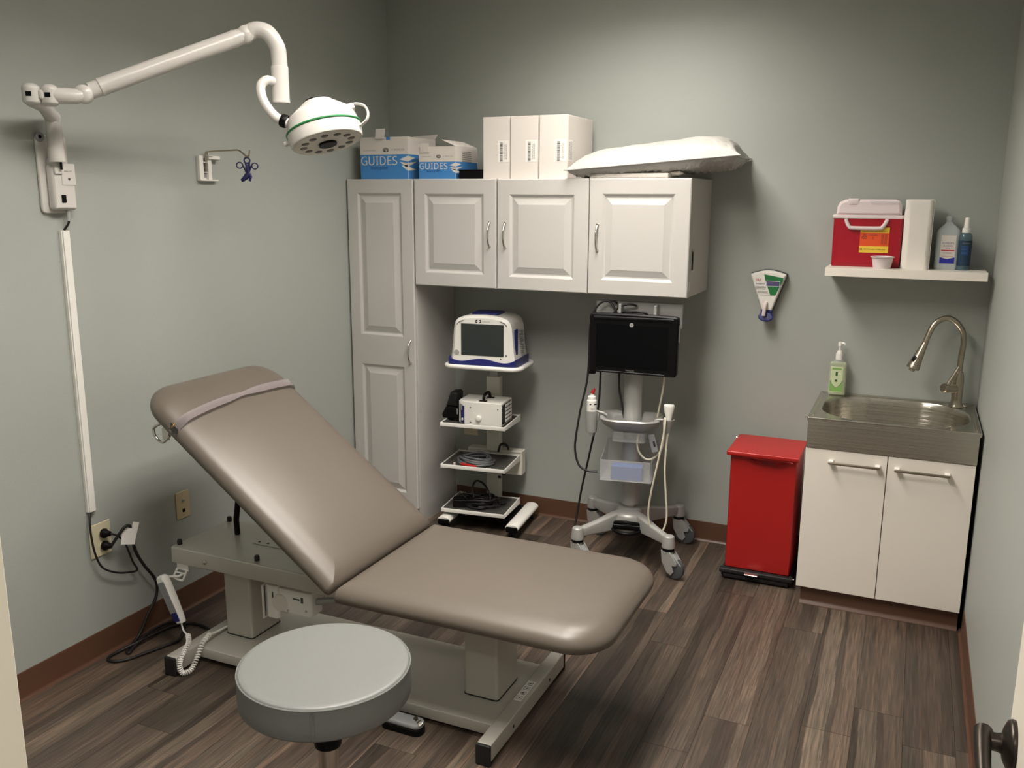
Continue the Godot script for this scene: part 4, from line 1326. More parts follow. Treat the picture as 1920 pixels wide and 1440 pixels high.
# ---------------------------------------------------------------- things on the left wall
func left_wall_things() -> void:
	# cable channel
	var t := thing("cable_channel", "white plastic cable channel running down the left wall below the lamp", "cable channel", V(0, 0.57, 2.10))
	part("channel", MB.new().span(V(0, 0.572, 2.084), V(0.014, 1.576, 2.118), 0.001), M.white, t)
	part("cover", MB.new().span(V(0.014, 0.572, 2.088), V(0.019, 1.576, 2.114), 0.0015), M.white, t)
	# hook with two clamps
	t = thing("wall_bracket", "small white wall bracket with a long bent wire hook", "bracket", V(0, 1.755, 1.418))
	var b := MB.new()
	b.span(V(0, 1.756, 1.384), V(0.004, 1.852, 1.452), 0.001)
	for z in [1.386, 1.450]:
		b.span(V(0.004, 1.756, z - 0.020 if z > 1.4 else z - 0.002), V(0.018, 1.852, z + 0.002 if z > 1.4 else z + 0.018), 0.001)
	b.span(V(0.0, 1.752, 1.352), V(0.022, 1.758, 1.452), 0.001)
	b.span(V(0.0, 1.850, 1.384), V(0.030, 1.854, 1.412), 0.001)
	b.span(V(0.004, 1.784, 1.392), V(0.014, 1.788, 1.444), 0.001)
	b.span(V(0.004, 1.824, 1.392), V(0.014, 1.828, 1.444), 0.001)
	b.span(V(0.004, 1.836, 1.340), V(0.024, 1.839, 1.404), 0.0008)
	b.span(V(0.022, 1.836, 1.340), V(0.024, 1.852, 1.404), 0.0008)
	b.span(V(0.004, 1.836, 1.402), V(0.024, 1.864, 1.405), 0.0008)
	part("body", b, M.white, t)
	part("inset", MB.new().span(V(0.0042, 1.766, 1.404), V(0.006, 1.842, 1.428), 0.0005), M.grey_plastic, t)
	var wire := [V(0.012, 1.790, 1.412), V(0.012, 1.852, 1.410), V(0.016, 1.866, 1.411), V(0.050, 1.868, 1.412), V(0.180, 1.871, 1.415), V(0.192, 1.868, 1.415), V(0.218, 1.848, 1.413), V(0.226, 1.844, 1.412), V(0.234, 1.850, 1.411), V(0.238, 1.870, 1.410)]
	part("wire_hook", MB.new().tube(wire, 0.0034, 8), M.nickel, t)
	var c0 := V(0.223, 1.8405, 1.412)
	var hooks := thing("clamp", "dark blue plastic scissor clamps hanging from the end of the wire hook", "clamp", c0)
	var R := V(0.80, 0, -0.60)
	var U := V(0, 1, 0)
	var f := face(c0, R, U)
	f.basis = f.basis.scaled(Vector3.ONE * 0.80)
	var h1 := MB.new()
	h1.ring(_circle(f.translated_local(V(0.0, -0.012, 0)) , 0.0108, 18), 0.0032, 8)
	h1.tube([f * V(-0.008, -0.022, 0.002), f * V(0.000, -0.050, 0.003), f * V(0.004, -0.080, 0.002)], [0.004, 0.0055, 0.005], 8)
	h1.tube([f * V(0.010, -0.022, -0.002), f * V(0.004, -0.055, -0.002), f * V(-0.002, -0.080, -0.001)], [0.004, 0.0055, 0.005], 8)
	part("arm", h1, M.clamp, hooks)
	for s in [-1, 1]:
		var rg := MB.new().ring(_circle(f.translated_local(V(s * 0.036, -0.036 - (0.003 if s > 0 else 0.0), 0.004 * s)), 0.0116, 18), 0.0026, 8)
		rg.tube([f * V(s * 0.022, -0.036, 0.002 * s), f * V(s * 0.014, -0.048, 0), f * V(s * 0.004, -0.072, 0)], [0.0034, 0.0042, 0.0042], 8)
		part("finger_ring", rg, M.clamp, hooks)
	var jw := MB.new()
	jw.tube([f * V(0.002, -0.074, 0.002), f * V(-0.008, -0.092, 0.004), f * V(-0.024, -0.106, 0.004), f * V(-0.032, -0.110, 0.004)], [0.009, 0.0105, 0.008, 0.006], 10)
	jw.tube([f * V(0.006, -0.074, 0), f * V(0.012, -0.090, 0), f * V(0.010, -0.104, 0), f * V(0.008, -0.112, 0)], [0.006, 0.0075, 0.005, 0.0055], 10)
	part("jaw", jw, M.clamp, hooks)
	# outlet with the two plugs
	t = thing("outlet", "cream duplex power outlet low on the left wall with two black plugs in it", "outlet", V(0, 0.388, 2.07))
	part("cover_plate", MB.new().span(V(0, 0.388, 2.022), V(0.006, 0.515, 2.116), 0.003), M.ivory, t)
	for y in [0.474, 0.426]:
		part("socket", MB.new().lathe([Vector2(0, 0), Vector2(0.0175, 0), Vector2(0.017, 0.002), Vector2(0, 0.002)], 20, axis_y(V(0.006, y, 2.062), V(1, 0, 0))), M.ivory, t)
	var plug := func(y: float) -> MB:
		return MB.new().lathe([Vector2(0, 0), Vector2(0.0165, 0), Vector2(0.018, 0.004), Vector2(0.018, 0.012), Vector2(0.012, 0.020), Vector2(0.009, 0.032), Vector2(0, 0.034)], 18, axis_y(V(0.0085, y, 2.062), V(1, 0, -0.25)))
	t = thing("power_cord", "thin black cord looping from the white cable channel to the left wall outlet", "cord", V(0.012, 0.46, 2.10))
	part("plug", plug.call(0.474), M.black, t)
	part("cable", MB.new().tube(curve([V(0.010, 0.580, 2.108), V(0.022, 0.545, 2.122), V(0.028, 0.500, 2.128), V(0.030, 0.430, 2.122), V(0.030, 0.372, 2.104), V(0.030, 0.338, 2.076), V(0.032, 0.306, 2.022), V(0.034, 0.286, 1.958), V(0.034, 0.292, 1.942), V(0.036, 0.330, 1.962), V(0.048, 0.420, 2.000), V(0.052, 0.456, 2.030), V(0.044, 0.470, 2.046), V(0.036, 0.474, 2.056)], 6), 0.0038, 8), M.cord, t)
	t = thing("power_cord", "thicker black cord with a white paper tag, looping over the floor to the exam table", "cord", V(0.04, 0.42, 2.06))
	part("plug", plug.call(0.426), M.black, t)
	var pts := [V(0.040, 0.428, 2.054), V(0.062, 0.470, 2.034), V(0.070, 0.492, 2.012), V(0.070, 0.488, 1.992), V(0.064, 0.465, 1.982), V(0.052, 0.420, 1.968), V(0.044, 0.360, 1.948), V(0.042, 0.295, 1.914), V(0.040, 0.215, 1.864), V(0.040, 0.150, 1.866), V(0.036, 0.090, 1.910), V(0.030, 0.030, 1.948), V(0.034, 0.008, 1.985), V(0.056, 0.0065, 2.040), V(0.084, 0.0065, 2.058), V(0.070, 0.012, 2.018), V(0.044, 0.018, 1.930), V(0.040, 0.016, 1.850), V(0.056, 0.009, 1.785), V(0.100, 0.0065, 1.790), V(0.150, 0.0065, 1.852), V(0.178, 0.0065, 1.900), V(0.170, 0.0065, 1.945), V(0.140, 0.0065, 2.030), V(0.112, 0.0065, 2.100), V(0.072, 0.0065, 2.128), V(0.040, 0.0065, 2.112), V(0.040, 0.0065, 2.060), V(0.066, 0.018, 1.985), V(0.070, 0.016, 1.915), V(0.074, 0.008, 1.830), V(0.110, 0.0065, 1.780), V(0.180, 0.0065, 1.775), V(0.280, 0.0065, 1.800), V(0.304, 0.030, 1.800)]
	part("cable", MB.new().tube(curve(pts, 6), 0.0058, 8), M.cord, t)
	part("tag", MB.new().box(Vector3.ZERO, V(0.052, 0.060, 0.001), 0.0002, face(V(0.074, 0.452, 2.004), V(0.35, -0.25, -0.9), V(-0.1, 0.9, -0.3))), M.white, t, "white paper tag")
	part("tag", MB.new().box(Vector3.ZERO, V(0.022, 0.070, 0.001), 0.0002, face(V(0.066, 0.458, 1.970), V(0.6, -0.3, -0.7), V(-0.1, 0.9, -0.35))), M.white, t)
	# short lead between the lamp box and the channel
	t = thing("lamp_lead", "short lead with a metal connector between the lamp's power box and the cable channel", "cord", V(0.02, 1.61, 2.10))
	part("connector", MB.new().tube([V(0.026, 1.645, 2.092), V(0.026, 1.608, 2.093)], 0.007, 12), M.silver, t)
	part("cable", MB.new().tube(curve([V(0.026, 1.608, 2.093), V(0.024, 1.597, 2.096), V(0.010, 1.578, 2.102)], 5), 0.004, 8), M.cord, t)
	# jack plate
	t = thing("jack_plate", "beige wall plate with a round coaxial jack above a square phone jack", "wall plate", V(0, 0.397, 1.657))
	part("cover_plate", MB.new().span(V(0, 0.397, 1.620), V(0.006, 0.512, 1.694), 0.003), M.tan, t)
	part("coaxial_jack", MB.new().lathe([Vector2(0, 0), Vector2(0.007, 0), Vector2(0.006, 0.004), Vector2(0.0045, 0.004), Vector2(0.0045, 0.008), Vector2(0, 0.008)], 14, axis_y(V(0.006, 0.474, 1.657), V(1, 0, 0))), M.silver, t)
	part("phone_jack", MB.new().box(V(0.0065, 0.430, 1.657), V(0.002, 0.014, 0.014), 0.0004), M.black, t)
	for y in [0.497, 0.411]:
		part("screw", MB.new().lathe([Vector2(0, 0), Vector2(0.0035, 0), Vector2(0.003, 0.0012), Vector2(0, 0.0012)], 10, axis_y(V(0.006, y, 1.657), V(1, 0, 0))), M.tan, t)
	# outlet on the back wall behind the tray cart
	t = thing("outlet", "cream power outlet on the back wall, half hidden behind the tray cart", "outlet", V(0.49, 0.40, 0))
	part("cover_plate", MB.new().span(V(0.448, 0.402, 0), V(0.534, 0.522, 0.006), 0.003), M.ivory, t)
	for y in [0.488, 0.438]:
		var s := part("socket", MB.new().rounded(V(0.491, y, 0.0), V(0.03, 0.032, 0.016), 0.003, 0.001), M.ivory, t)
		for x in [0.485, 0.497]:
			part("slot", MB.new().box(V(x, y + 0.004, 0.0082), V(0.002, 0.008, 0.001), 0.0), M.black, s)

# ---------------------------------------------------------------- tray cart with its machines
func tray(t: Node3D, y: float) -> void:
	# a white rim round a dark steel pan; y is the top of the front lip
	var hx := 0.173
	var z0 := -0.135
	var z1 := 0.135
	var rim := MB.new()
	rim.span(V(-hx, y - 0.020, z1 - 0.006), V(hx, y, z1), 0.002)
	rim.span(V(-hx, y - 0.020, z0), V(hx, y + 0.004, z0 + 0.006), 0.002)
	for s in [-1, 1]:
		var poly := PackedVector2Array([Vector2(z0, y - 0.030), Vector2(z1, y - 0.020), Vector2(z1, y), Vector2(z0, y + 0.006)])
		rim.extrude(poly, 0.006, 0.0015, Transform3D(Basis(V(0, 0, 1), V(0, 1, 0), V(-1, 0, 0)), V(s * hx + (0.006 if s < 0 else 0.0), 0, 0)))
	var tr := part("tray", rim, M.white, t)
	var pan := MB.new()
	var I := Transform3D.IDENTITY
	var rings := []
	var a := hx - 0.0065
	var b := (z1 - z0) * 0.5 - 0.0065
	for p in [[0.0, y - 0.016], [0.0, y - 0.002], [0.002, y - 0.002], [0.010, y - 0.010], [0.016, y - 0.0125], [0.06, y - 0.0125]]:
		rings.append(MB.rrect(I, a - p[0], b - p[0], [0.022, 0.022, 0.022, 0.022], p[0], p[1], 6))
	pan.loft(rings)
	part("pan", pan, M.dark_steel, tr, "dark steel pan")

func tray_cart() -> void:
	var P := V(0.682, 0, 0.268)
	var yaw := 6.5
	var t := turned("tray_cart", "white wheeled cart with three shallow trays on one post and a tube-edged top shelf", "cart", P, yaw)
	for s in 2:
		var xa: float = [-0.182, 0.186][s]
		var lg := MB.new()
		var rings := []
		for z in [-0.20, -0.196, 0.158, 0.163]:
			var R := PackedVector3Array()
			for i in 16:
				var an := TAU * i / 16.0
				var ins := 0.004 if (z < -0.199 or z > 0.16) else 0.0
				R.append(V(xa + 0.036 + cos(an) * (0.038 - ins) * (1.0 if absf(cos(an)) < 0.8 else 0.96), 0.062 + sin(an) * (0.021 - ins), z))
			rings.append(R)
		lg.loft(rings)
		var leg := part("leg", lg, M.white, t)
		part("end_cap", MB.new().box(V(xa + 0.036, 0.055, 0.166), V(0.062, 0.030, 0.010), 0.004), M.black, leg)
		for z in [-0.17, 0.14]:
			var cs := MB.new()
			for q in [-1, 1]:
				cs.lathe([Vector2(0, -0.007), Vector2(0.021, -0.007), Vector2(0.0225, 0), Vector2(0.021, 0.007), Vector2(0, 0.007)], 16, axis_y(V(xa + 0.036 + q * 0.010, 0.0226, z), V(1, 0, 0)))
			part("caster", cs, M.black, leg)
	part("base_beam", MB.new().span(V(-0.11, 0.040, -0.17), V(0.19, 0.070, 0.05), 0.004), M.black, t)
	var col := part("post", MB.new().rounded(V(0.018, 0.41, -0.165), V(0.076, 0.72, 0.050), 0.008, 0.001), M.offwhite, t)
	part("upper_post", MB.new().box(V(0.018, 0.81, -0.160), V(0.046, 0.120, 0.020), 0.003), M.silver, col)
	for q in [V(0.060, 0.255, -0.150), V(0.062, 0.235, -0.170), V(0.050, 0.225, -0.139)]:
		part("knob", MB.new().lathe([Vector2(0, 0), Vector2(0.007, 0), Vector2(0.006, 0.014), Vector2(0, 0.014)], 10, axis_y(q, V(1, 0, 0.3))), M.black, col)
	tray(t, 0.575)
	tray(t, 0.355)
	tray(t, 0.118)
	var bx := part("power_case", MB.new().span(V(-0.125, 0.244, -0.205), V(0.182, 0.376, -0.140), 0.004), M.offwhite, t)
	part("case_edge", MB.new().span(V(-0.120, 0.368, -0.139), V(0.176, 0.374, -0.136), 0.001), M.offwhite, bx)
	part("cable_loop", MB.new().tube(curve([V(0.050, 0.365, -0.135), V(0.060, 0.402, -0.140), V(0.080, 0.408, -0.150), V(0.096, 0.392, -0.155), V(0.100, 0.370, -0.155)], 5), 0.006, 8), M.cord, t)
	# top shelf: a tube ring round a plate
	var xc := 0.046
	var ring := []
	for p in MB.rrect(Transform3D.IDENTITY, 0.196, 0.135, [0.05, 0.05, 0.05, 0.05], 0.0, 0.866, 7):
		ring.append(p + V(xc, 0, -0.008))
	var ts := part("top_shelf", MB.new().ring(ring, 0.0115, 12), M.white, t)
	part("shelf_plate", MB.new().rounded(V(xc, 0.866, -0.010), V(0.372, 0.008, 0.250), 0.04, 0.002), M.white, ts)
	# generator with a screen on the top shelf
	var G := turned("generator", "white and navy electrosurgical generator with a grey screen, on the cart's top shelf", "medical device", P + V(0.046, 0.870, 0.0).rotated(Vector3.UP, deg_to_rad(yaw)), yaw)
	var half := [[0.172, 0.0], [0.171, 0.020], [0.163, 0.060], [0.157, 0.110], [0.153, 0.165], [0.150, 0.195], [0.143, 0.218], [0.128, 0.235], [0.100, 0.246], [0.055, 0.252], [0.0, 0.254]]
	var poly := PackedVector2Array()
	for q in half:
		poly.append(Vector2(q[0], q[1]))
	for i in range(half.size() - 2, -1, -1):
		poly.append(Vector2(-half[i][0], half[i][1]))
	var zf := 0.112
	part("housing", MB.new().extrude(poly, 0.225, 0.014, at(V(0, 0.002, zf - 0.225))), M.white, G, "", 38)
	var band := PackedVector2Array([Vector2(-0.1755, 0.0), Vector2(0.1755, 0.0)])
	for i in 25:
		var x := 0.1755 - 0.351 * i / 24.0
		band.append(Vector2(x, 0.030 + 0.010 * cos(x * 24.0) + 0.016 * pow(absf(x) / 0.172, 4.0)))
	part("base_band", MB.new().extrude(band, 0.230, 0.002, at(V(0, 0.0005, zf - 0.2262))), M.navy, G, "navy blue base")
	var F := face(V(0, 0, zf + 0.0004), V(1, 0, 0), V(0, 1, 0))
	part("screen", MB.new().box(V(0.002, 0.134, zf + 0.0006), V(0.222, 0.158, 0.0016), 0.0005), M.screen, G, "blank grey screen")
	part("speaker", MB.new().lathe([Vector2(0, 0), Vector2(0.014, 0), Vector2(0.013, 0.0015), Vector2(0, 0.0015)], 20, axis_y(V(-0.133, 0.066, zf), V(0, 0, 1))), M.silver, G)
	for q in [V(0.098, 0.044, zf), V(0.126, 0.062, zf)]:
		part("button", MB.new().lathe([Vector2(0, 0), Vector2(0.004, 0), Vector2(0.0035, 0.0015), Vector2(0, 0.0015)], 12, axis_y(q, V(0, 0, 1))), M.dark_grey, G)
	for s in [-1, 1]:
		var ap := curve([V(s * 0.130, 0.207, zf + 0.001), V(s * 0.122, 0.217, zf + 0.001), V(s * 0.110, 0.224, zf + 0.001), V(s * 0.096, 0.228, zf + 0.001)], 4)
		part("vent", MB.new().tube(ap, 0.0028, 6, 0.4), M.black, G)
	var lg := MB.new()
	for s in [-1, 1]:
		lg.box(V(-0.018 + s * 0.012, 0.226, zf + 0.0006), V(0.005, 0.014, 0.0008), 0.0)
		for e in [-1, 1]:
			lg.box(V(-0.018 + s * 0.008, 0.226 + e * 0.0055, zf + 0.0006), V(0.008, 0.0045, 0.0008), 0.0)
	part("emblem", lg, M.ink, G)
	write("COVIDIEN", F.translated_local(V(0.022, 0.2255, 0.0008)), 0.042, 0.0055, M.grey_ink, G)
	part("handle", MB.new().rounded(V(-0.004, 0.256, 0.0), V(0.140, 0.014, 0.130), 0.02, 0.004), M.navy, G, "navy carrying handle")
	part("side_panel", MB.new().box(V(0.1585, 0.118, 0.052), V(0.010, 0.140, 0.040), 0.006), M.navy, G, "dark blue side panel")
	var vt := MB.new()
	for i in 13:
		for k in 4:
			vt.box(V(0.1650 - 0.0013 * i * 0.35, 0.055 + i * 0.010, -0.012 - k * 0.012), V(0.012, 0.004, 0.005), 0.0)
	var vv := part("vent_holes", vt, M.grey_plastic, G)
	vv.set_meta("kind", "stuff")
	# smoke evacuator on the upper tray
	var S := turned("smoke_evacuator", "small white box with a black carrying handle and louvred end, on the cart's upper tray", "medical device", P + V(0.025, 0.563, 0.015).rotated(Vector3.UP, deg_to_rad(yaw)), yaw)
	var fp := PackedVector2Array([Vector2(-0.118, -0.085), Vector2(0.120, -0.085), Vector2(0.120, 0.085), Vector2(-0.075, 0.085), Vector2(-0.118, 0.052)])
	part("housing", MB.new().extrude(fp, 0.122, 0.005, Transform3D(Basis(V(1, 0, 0), V(0, 0, 1), V(0, -1, 0)), V(0, 0.1225, 0))), M.white, S)
	var lf := face(V(-0.0965, 0.0, 0.0695), V(0.043, 0, 0.033), V(0, 1, 0))
	var bl := plate(lf.translated_local(V(0.006, 0.052, 0)), 0.034, 0.090, M.navy, S, "blue_label", 0.001)
	part("label_light", MB.new().lathe([Vector2(0, 0), Vector2(0.008, 0), Vector2(0.007, 0.003), Vector2(0, 0.003)], 16, axis_y(lf * V(0.006, 0.026, 0.001), lf.basis.z)), M.white, bl)
	part("rocker_switch", MB.new().box(V(-0.004, 0.088, 0.003), V(0.020, 0.034, 0.008), 0.003, lf), M.grey_plastic, bl)
	part("knob", MB.new().lathe([Vector2(0, 0), Vector2(0.014, 0), Vector2(0.013, 0.012), Vector2(0.010, 0.014), Vector2(0, 0.014)], 20, axis_y(V(0.0, 0.040, 0.085), V(0, 0, 1))), M.white, S)
	for q in [V(-0.045, 0.092, 0.085), V(0.100, 0.092, 0.085), V(-0.045, 0.016, 0.085)]:
		part("screw", MB.new().lathe([Vector2(0, 0), Vector2(0.0035, 0), Vector2(0.003, 0.0012), Vector2(0, 0.0012)], 10, axis_y(q, V(0, 0, 1))), M.dark_grey, S)
	var hp := curve([V(0.014, 0.123, 0.052), V(0.014, 0.145, 0.046), V(0.016, 0.156, 0.020), V(0.020, 0.154, -0.015), V(0.022, 0.124, -0.030)], 6)
	var hm := MB.new().tube(hp, 0.0075, 10)
	hm.box(V(0.013, 0.1245, 0.056), V(0.040, 0.004, 0.020), 0.0015)
	hm.box(V(0.022, 0.1245, -0.036), V(0.040, 0.004, 0.020), 0.0015)
	part("handle", hm, M.black, S)
	part("end_grille", MB.new().box(V(0.1205, 0.062, 0.0), V(0.002, 0.100, 0.150), 0.0005), M.black, S)
	for i in 5:
		part("louvre", MB.new().box(V(0.124, 0.024 + i * 0.0195, -0.018), V(0.004, 0.014, 0.10), 0.0015, at(Vector3.ZERO, V(0, 0, 0))), M.white, S)
	# black foot pedal set on end beside it
	var K := turned("foot_pedal", "black foot pedal leaning at the left end of the cart's upper tray", "foot pedal", P + V(-0.140, 0.5795, 0.0).rotated(Vector3.UP, deg_to_rad(yaw)), yaw)
	var kp := PackedVector2Array([Vector2(-0.050, 0.006), Vector2(-0.046, 0.0), Vector2(0.040, 0.0), Vector2(0.044, 0.006), Vector2(0.040, 0.055), Vector2(0.0, 0.062), Vector2(-0.034, 0.056), Vector2(-0.052, 0.020)])
	part("base", MB.new().extrude(kp, 0.11, 0.006, at(V(0, 0, -0.050))), M.black, K)
	var kq := PackedVector2Array([Vector2(-0.036, 0.058), Vector2(-0.010, 0.062), Vector2(0.026, 0.060), Vector2(0.030, 0.128), Vector2(0.020, 0.136), Vector2(-0.010, 0.134), Vector2(-0.022, 0.100)])
	part("treadle", MB.new().extrude(kq, 0.085, 0.006, at(V(0, 0, -0.040))), M.rubber, K)
	part("mark", MB.new().box(V(0.034, 0.040, 0.0605), V(0.006, 0.030, 0.001), 0.0003), M.grey_plastic, K)
	# coiled grey cable on the middle tray
	var C := turned("cable_coil", "coil of grey cable with a red plug, lying in the cart's middle tray", "cable", P + V(-0.02, 0.3425, 0.02).rotated(Vector3.UP, deg_to_rad(yaw)), yaw)
	var cp := []
	for i in 181:
		var a := TAU * i / 36.0
		var k := i / 36.0
		cp.append(V(cos(a) * (0.098 - 0.007 * k + 0.006 * sin(k * 2.0)) + 0.008 * sin(k * 3.1), 0.0062 + 0.0065 * k + 0.004 * sin(a * 2.0 + k), sin(a) * (0.078 - 0.005 * k) + 0.006 * cos(k * 2.3)))
	part("cable", MB.new().tube(cp, 0.0062, 8), M.coil, C)
	part("tie", MB.new().ring([V(-0.012, 0.002, -0.062), V(-0.012, 0.046, -0.060), V(-0.012, 0.046, -0.094), V(-0.012, 0.002, -0.096)], 0.0025, 6), M.ivory, C)
	part("red_plug", MB.new().tube([V(-0.050, 0.012, 0.084), V(0.000, 0.010, 0.090), V(0.036, 0.010, 0.092)], [0.009, 0.008, 0.005], 10), M.red, C, "red plug")
	part("clear_plug", MB.new().lathe([Vector2(0, 0), Vector2(0.006, 0), Vector2(0.006, 0.014), Vector2(0, 0.016)], 12, at(V(-0.088, 0.003, 0.082))), M.milky, C)
	# tangle of black cables on the lowest tray
	var B := turned("cable_tangle", "tangle of black cables with a power brick in the cart's lowest tray", "cable", P + V(-0.02, 0.1055, 0.0).rotated(Vector3.UP, deg_to_rad(yaw)), yaw)
	part("power_brick", MB.new().rounded(V(-0.055, 0.021, 0.010), V(0.145, 0.040, 0.070), 0.012, 0.004, at(Vector3.ZERO, V(0, 18, 0))), M.black, B)
	var rng := RandomNumberGenerator.new()
	rng.seed = 17
	for k in 5:
		var pp := []
		for i in 9:
			var a := i * 1.25 + k
			pp.append(V(clampf(0.02 + cos(a) * rng.randf_range(0.05, 0.12), -0.12, 0.15), 0.006 + rng.randf_range(0.0, 0.05), clampf(sin(a) * rng.randf_range(0.03, 0.09), -0.10, 0.10)))
		part("cable", MB.new().tube(curve(pp, 6), 0.005, 8), M.cord, B)
	part("cable", MB.new().tube(curve([V(-0.02, 0.035, 0.0), V(-0.035, 0.085, -0.02), V(-0.020, 0.120, -0.03), V(0.020, 0.118, -0.02), V(0.055, 0.085, -0.01), V(0.075, 0.040, 0.01), V(0.060, 0.010, 0.07)], 7), 0.0055, 8), M.cord, B)
	part("plug", MB.new().tube([V(0.110, 0.012, -0.02), V(0.150, 0.018, -0.028)], [0.010, 0.007], 10), M.black, B)

# ---------------------------------------------------------------- ultrasound machine
func ultrasound() -> void:
	var P := V(1.505, 0, 0.325)
	var yaw := 9.8
	var t := turned("ultrasound_machine", "ultrasound machine with a black flat monitor on a silver four-legged rolling stand", "medical device", P, yaw)
	var un := -yaw
	# base
	var hub := MB.new().lathe([Vector2(0, 0.150), Vector2(0.055, 0.150), Vector2(0.062, 0.160), Vector2(0.062, 0.225), Vector2(0.050, 0.240), Vector2(0.028, 0.246), Vector2(0.028, 0.262), Vector2(0.024, 0.264), Vector2(0, 0.264)], 28)
	part("base_hub", hub, M.silver, t)
	for q in [[0.207, 0.220], [-0.211, 0.223], [0.224, -0.217], [-0.212, -0.226]]:
		var e := V(q[0], 0, q[1])
		var d := e.normalized()
		var s := V(-d.z, 0, d.x)
		var rings := []
		for st in [[0.0, 0.148, 0.236, 0.030], [0.10, 0.150, 0.230, 0.024], [0.20, 0.150, 0.208, 0.018], [e.length(), 0.152, 0.193, 0.016]]:
			var R := PackedVector3Array()
			var y0: float = st[1]
			var y1: float = st[2]
			var w: float = st[3]
			var c: Vector3 = d * st[0]
			for k in [[-1.0, y0 + 0.006], [-0.8, y0], [0.8, y0], [1.0, y0 + 0.006], [1.0, y1 - 0.010], [0.7, y1 - 0.002], [0.0, y1], [-0.7, y1 - 0.002], [-1.0, y1 - 0.010]]:
				R.append(c + s * (w * k[0]) + V(0, k[1], 0))
			rings.append(R)
		var am := MB.new().loft(rings)
		am.lathe([Vector2(0, 0.142), Vector2(0.030, 0.142), Vector2(0.031, 0.146), Vector2(0.026, 0.192), Vector2(0.020, 0.198), Vector2(0, 0.199)], 24, at(e))
		var leg := part("leg", am, M.silver, t)
		# caster trailing to the right
		var td := V(0.82, 0, 0.45) if q[1] > 0 else V(0.95, 0, 0.25)
		var ts := V(-td.z, 0, td.x).normalized()
		var w0 := e + td.normalized() * 0.036
		var cs := part("caster", MB.new().lathe([Vector2(0, 0.128), Vector2(0.027, 0.128), Vector2(0.027, 0.136), Vector2(0.020, 0.142), Vector2(0, 0.142)], 20, at(e)), M.black, leg)
		var fk := MB.new()
		for side in [-1, 1]:
			var pl := PackedVector2Array([Vector2(-0.026, 0.128), Vector2(0.022, 0.128), Vector2(0.058, 0.085), Vector2(0.056, 0.070), Vector2(0.034, 0.066), Vector2(0.044, 0.040), Vector2(0.030, 0.020), Vector2(0.008, 0.030), Vector2(-0.020, 0.075)])
			fk.extrude(pl, 0.005, 0.0015, Transform3D(Basis(td.normalized(), V(0, 1, 0), td.normalized().cross(V(0, 1, 0))), e + ts * (side * 0.020 - 0.0025 * 1.0)))
		fk.box(e + V(0, 0.118, 0), V(0.044, 0.020, 0.040), 0.006)
		part("fork", fk, M.silver, cs)
		part("wheel", MB.new().lathe([Vector2(0.0, -0.013), Vector2(0.042, -0.013), Vector2(0.049, -0.009), Vector2(0.0505, 0), Vector2(0.049, 0.009), Vector2(0.042, 0.013), Vector2(0, 0.013)], 32, axis_y(w0 + V(0, 0.0505, 0), ts)), M.dark_grey, cs, "grey rubber wheel")
		part("brake_pedal", MB.new().extrude(PackedVector2Array([Vector2(0.012, 0.112), Vector2(0.030, 0.118), Vector2(0.075, 0.078), Vector2(0.078, 0.066), Vector2(0.052, 0.070), Vector2(0.030, 0.092)]), 0.026, 0.003, Transform3D(Basis(td.normalized(), V(0, 1, 0), td.normalized().cross(V(0, 1, 0))), e - td.normalized().cross(V(0, 1, 0)) * 0.013)), M.grey_plastic, cs)
	var gp := MB.new()
	var gpts := []
	for i in 28:
		var a := TAU * i / 28.0
		gpts.append(V(cos(a) * 0.076, 0.178 + sin(a) * 0.024 - 0.006 * absf(cos(a)), 0.128 - 0.046 * cos(a) * cos(a) + sin(a) * -0.012))
	gp.ring(gpts, 0.0085, 10)
	gp.box(V(0, 0.176, 0.112), V(0.128, 0.026, 0.012), 0.005)
	part("foot_grip", gp, M.black, t, "black oval grip at the front of the base")
	var fv := MB.new()
	var fr := []
	for st in [[0.150, 0.105], [0.215, 0.098], [0.232, 0.085], [0.240, 0.055]]:
		var R := PackedVector3Array()
		for k in 13:
			var an := lerpf(-0.78, 0.78, k / 12.0)
			R.append(V(sin(an) * st[1] * 1.05, st[0], cos(an) * st[1]))
		R.append(V(0, st[0], 0.02))
		fr.append(R)
	fv.loft(fr)
	part("base_front", fv, M.silver, t)
	# column
	part("column", MB.new().lathe([Vector2(0, 0.262), Vector2(0.043, 0.262), Vector2(0.045, 0.268), Vector2(0.045, 0.405), Vector2(0.043, 0.408), Vector2(0.043, 0.52), Vector2(0.0425, 0.93), Vector2(0, 0.93)], 36), M.silver, t)
	# tray with a raised lip
	var c0 := V(0.0, 0, 0.060)
	var rings := []
	for p in [[0.070, 0.640], [0.055, 0.642], [0.014, 0.668], [0.0, 0.690], [-0.004, 0.697], [0.0, 0.703], [0.010, 0.702], [0.026, 0.690], [0.045, 0.672], [0.075, 0.670]]:
		rings.append(MB.rrect(at(c0), 0.140 - p[0], 0.104 - p[0], [0.085, 0.085, 0.05, 0.05], p[0], p[1], 8))
	var tp := part("tray", MB.new().loft(rings), M.silver, t)
	part("tray_back", MB.new().rounded(V(0, 0.675, -0.058), V(0.150, 0.035, 0.04), 0.012, 0.003), M.dark_grey, tp)
	part("clear_drawer", MB.new().rounded(V(0.0, 0.617, 0.078), V(0.152, 0.046, 0.11), 0.014, 0.003), M.frost, tp, "translucent drawer under the tray")
	# basket
	var bk := MB.new()
	var by := 0.416
	bk.span(V(-0.124, by, 0.158), V(0.106, by + 0.098, 0.161), 0.001)
	bk.span(V(-0.124, by - 0.002, -0.08), V(0.112, by + 0.001, 0.161), 0.001)
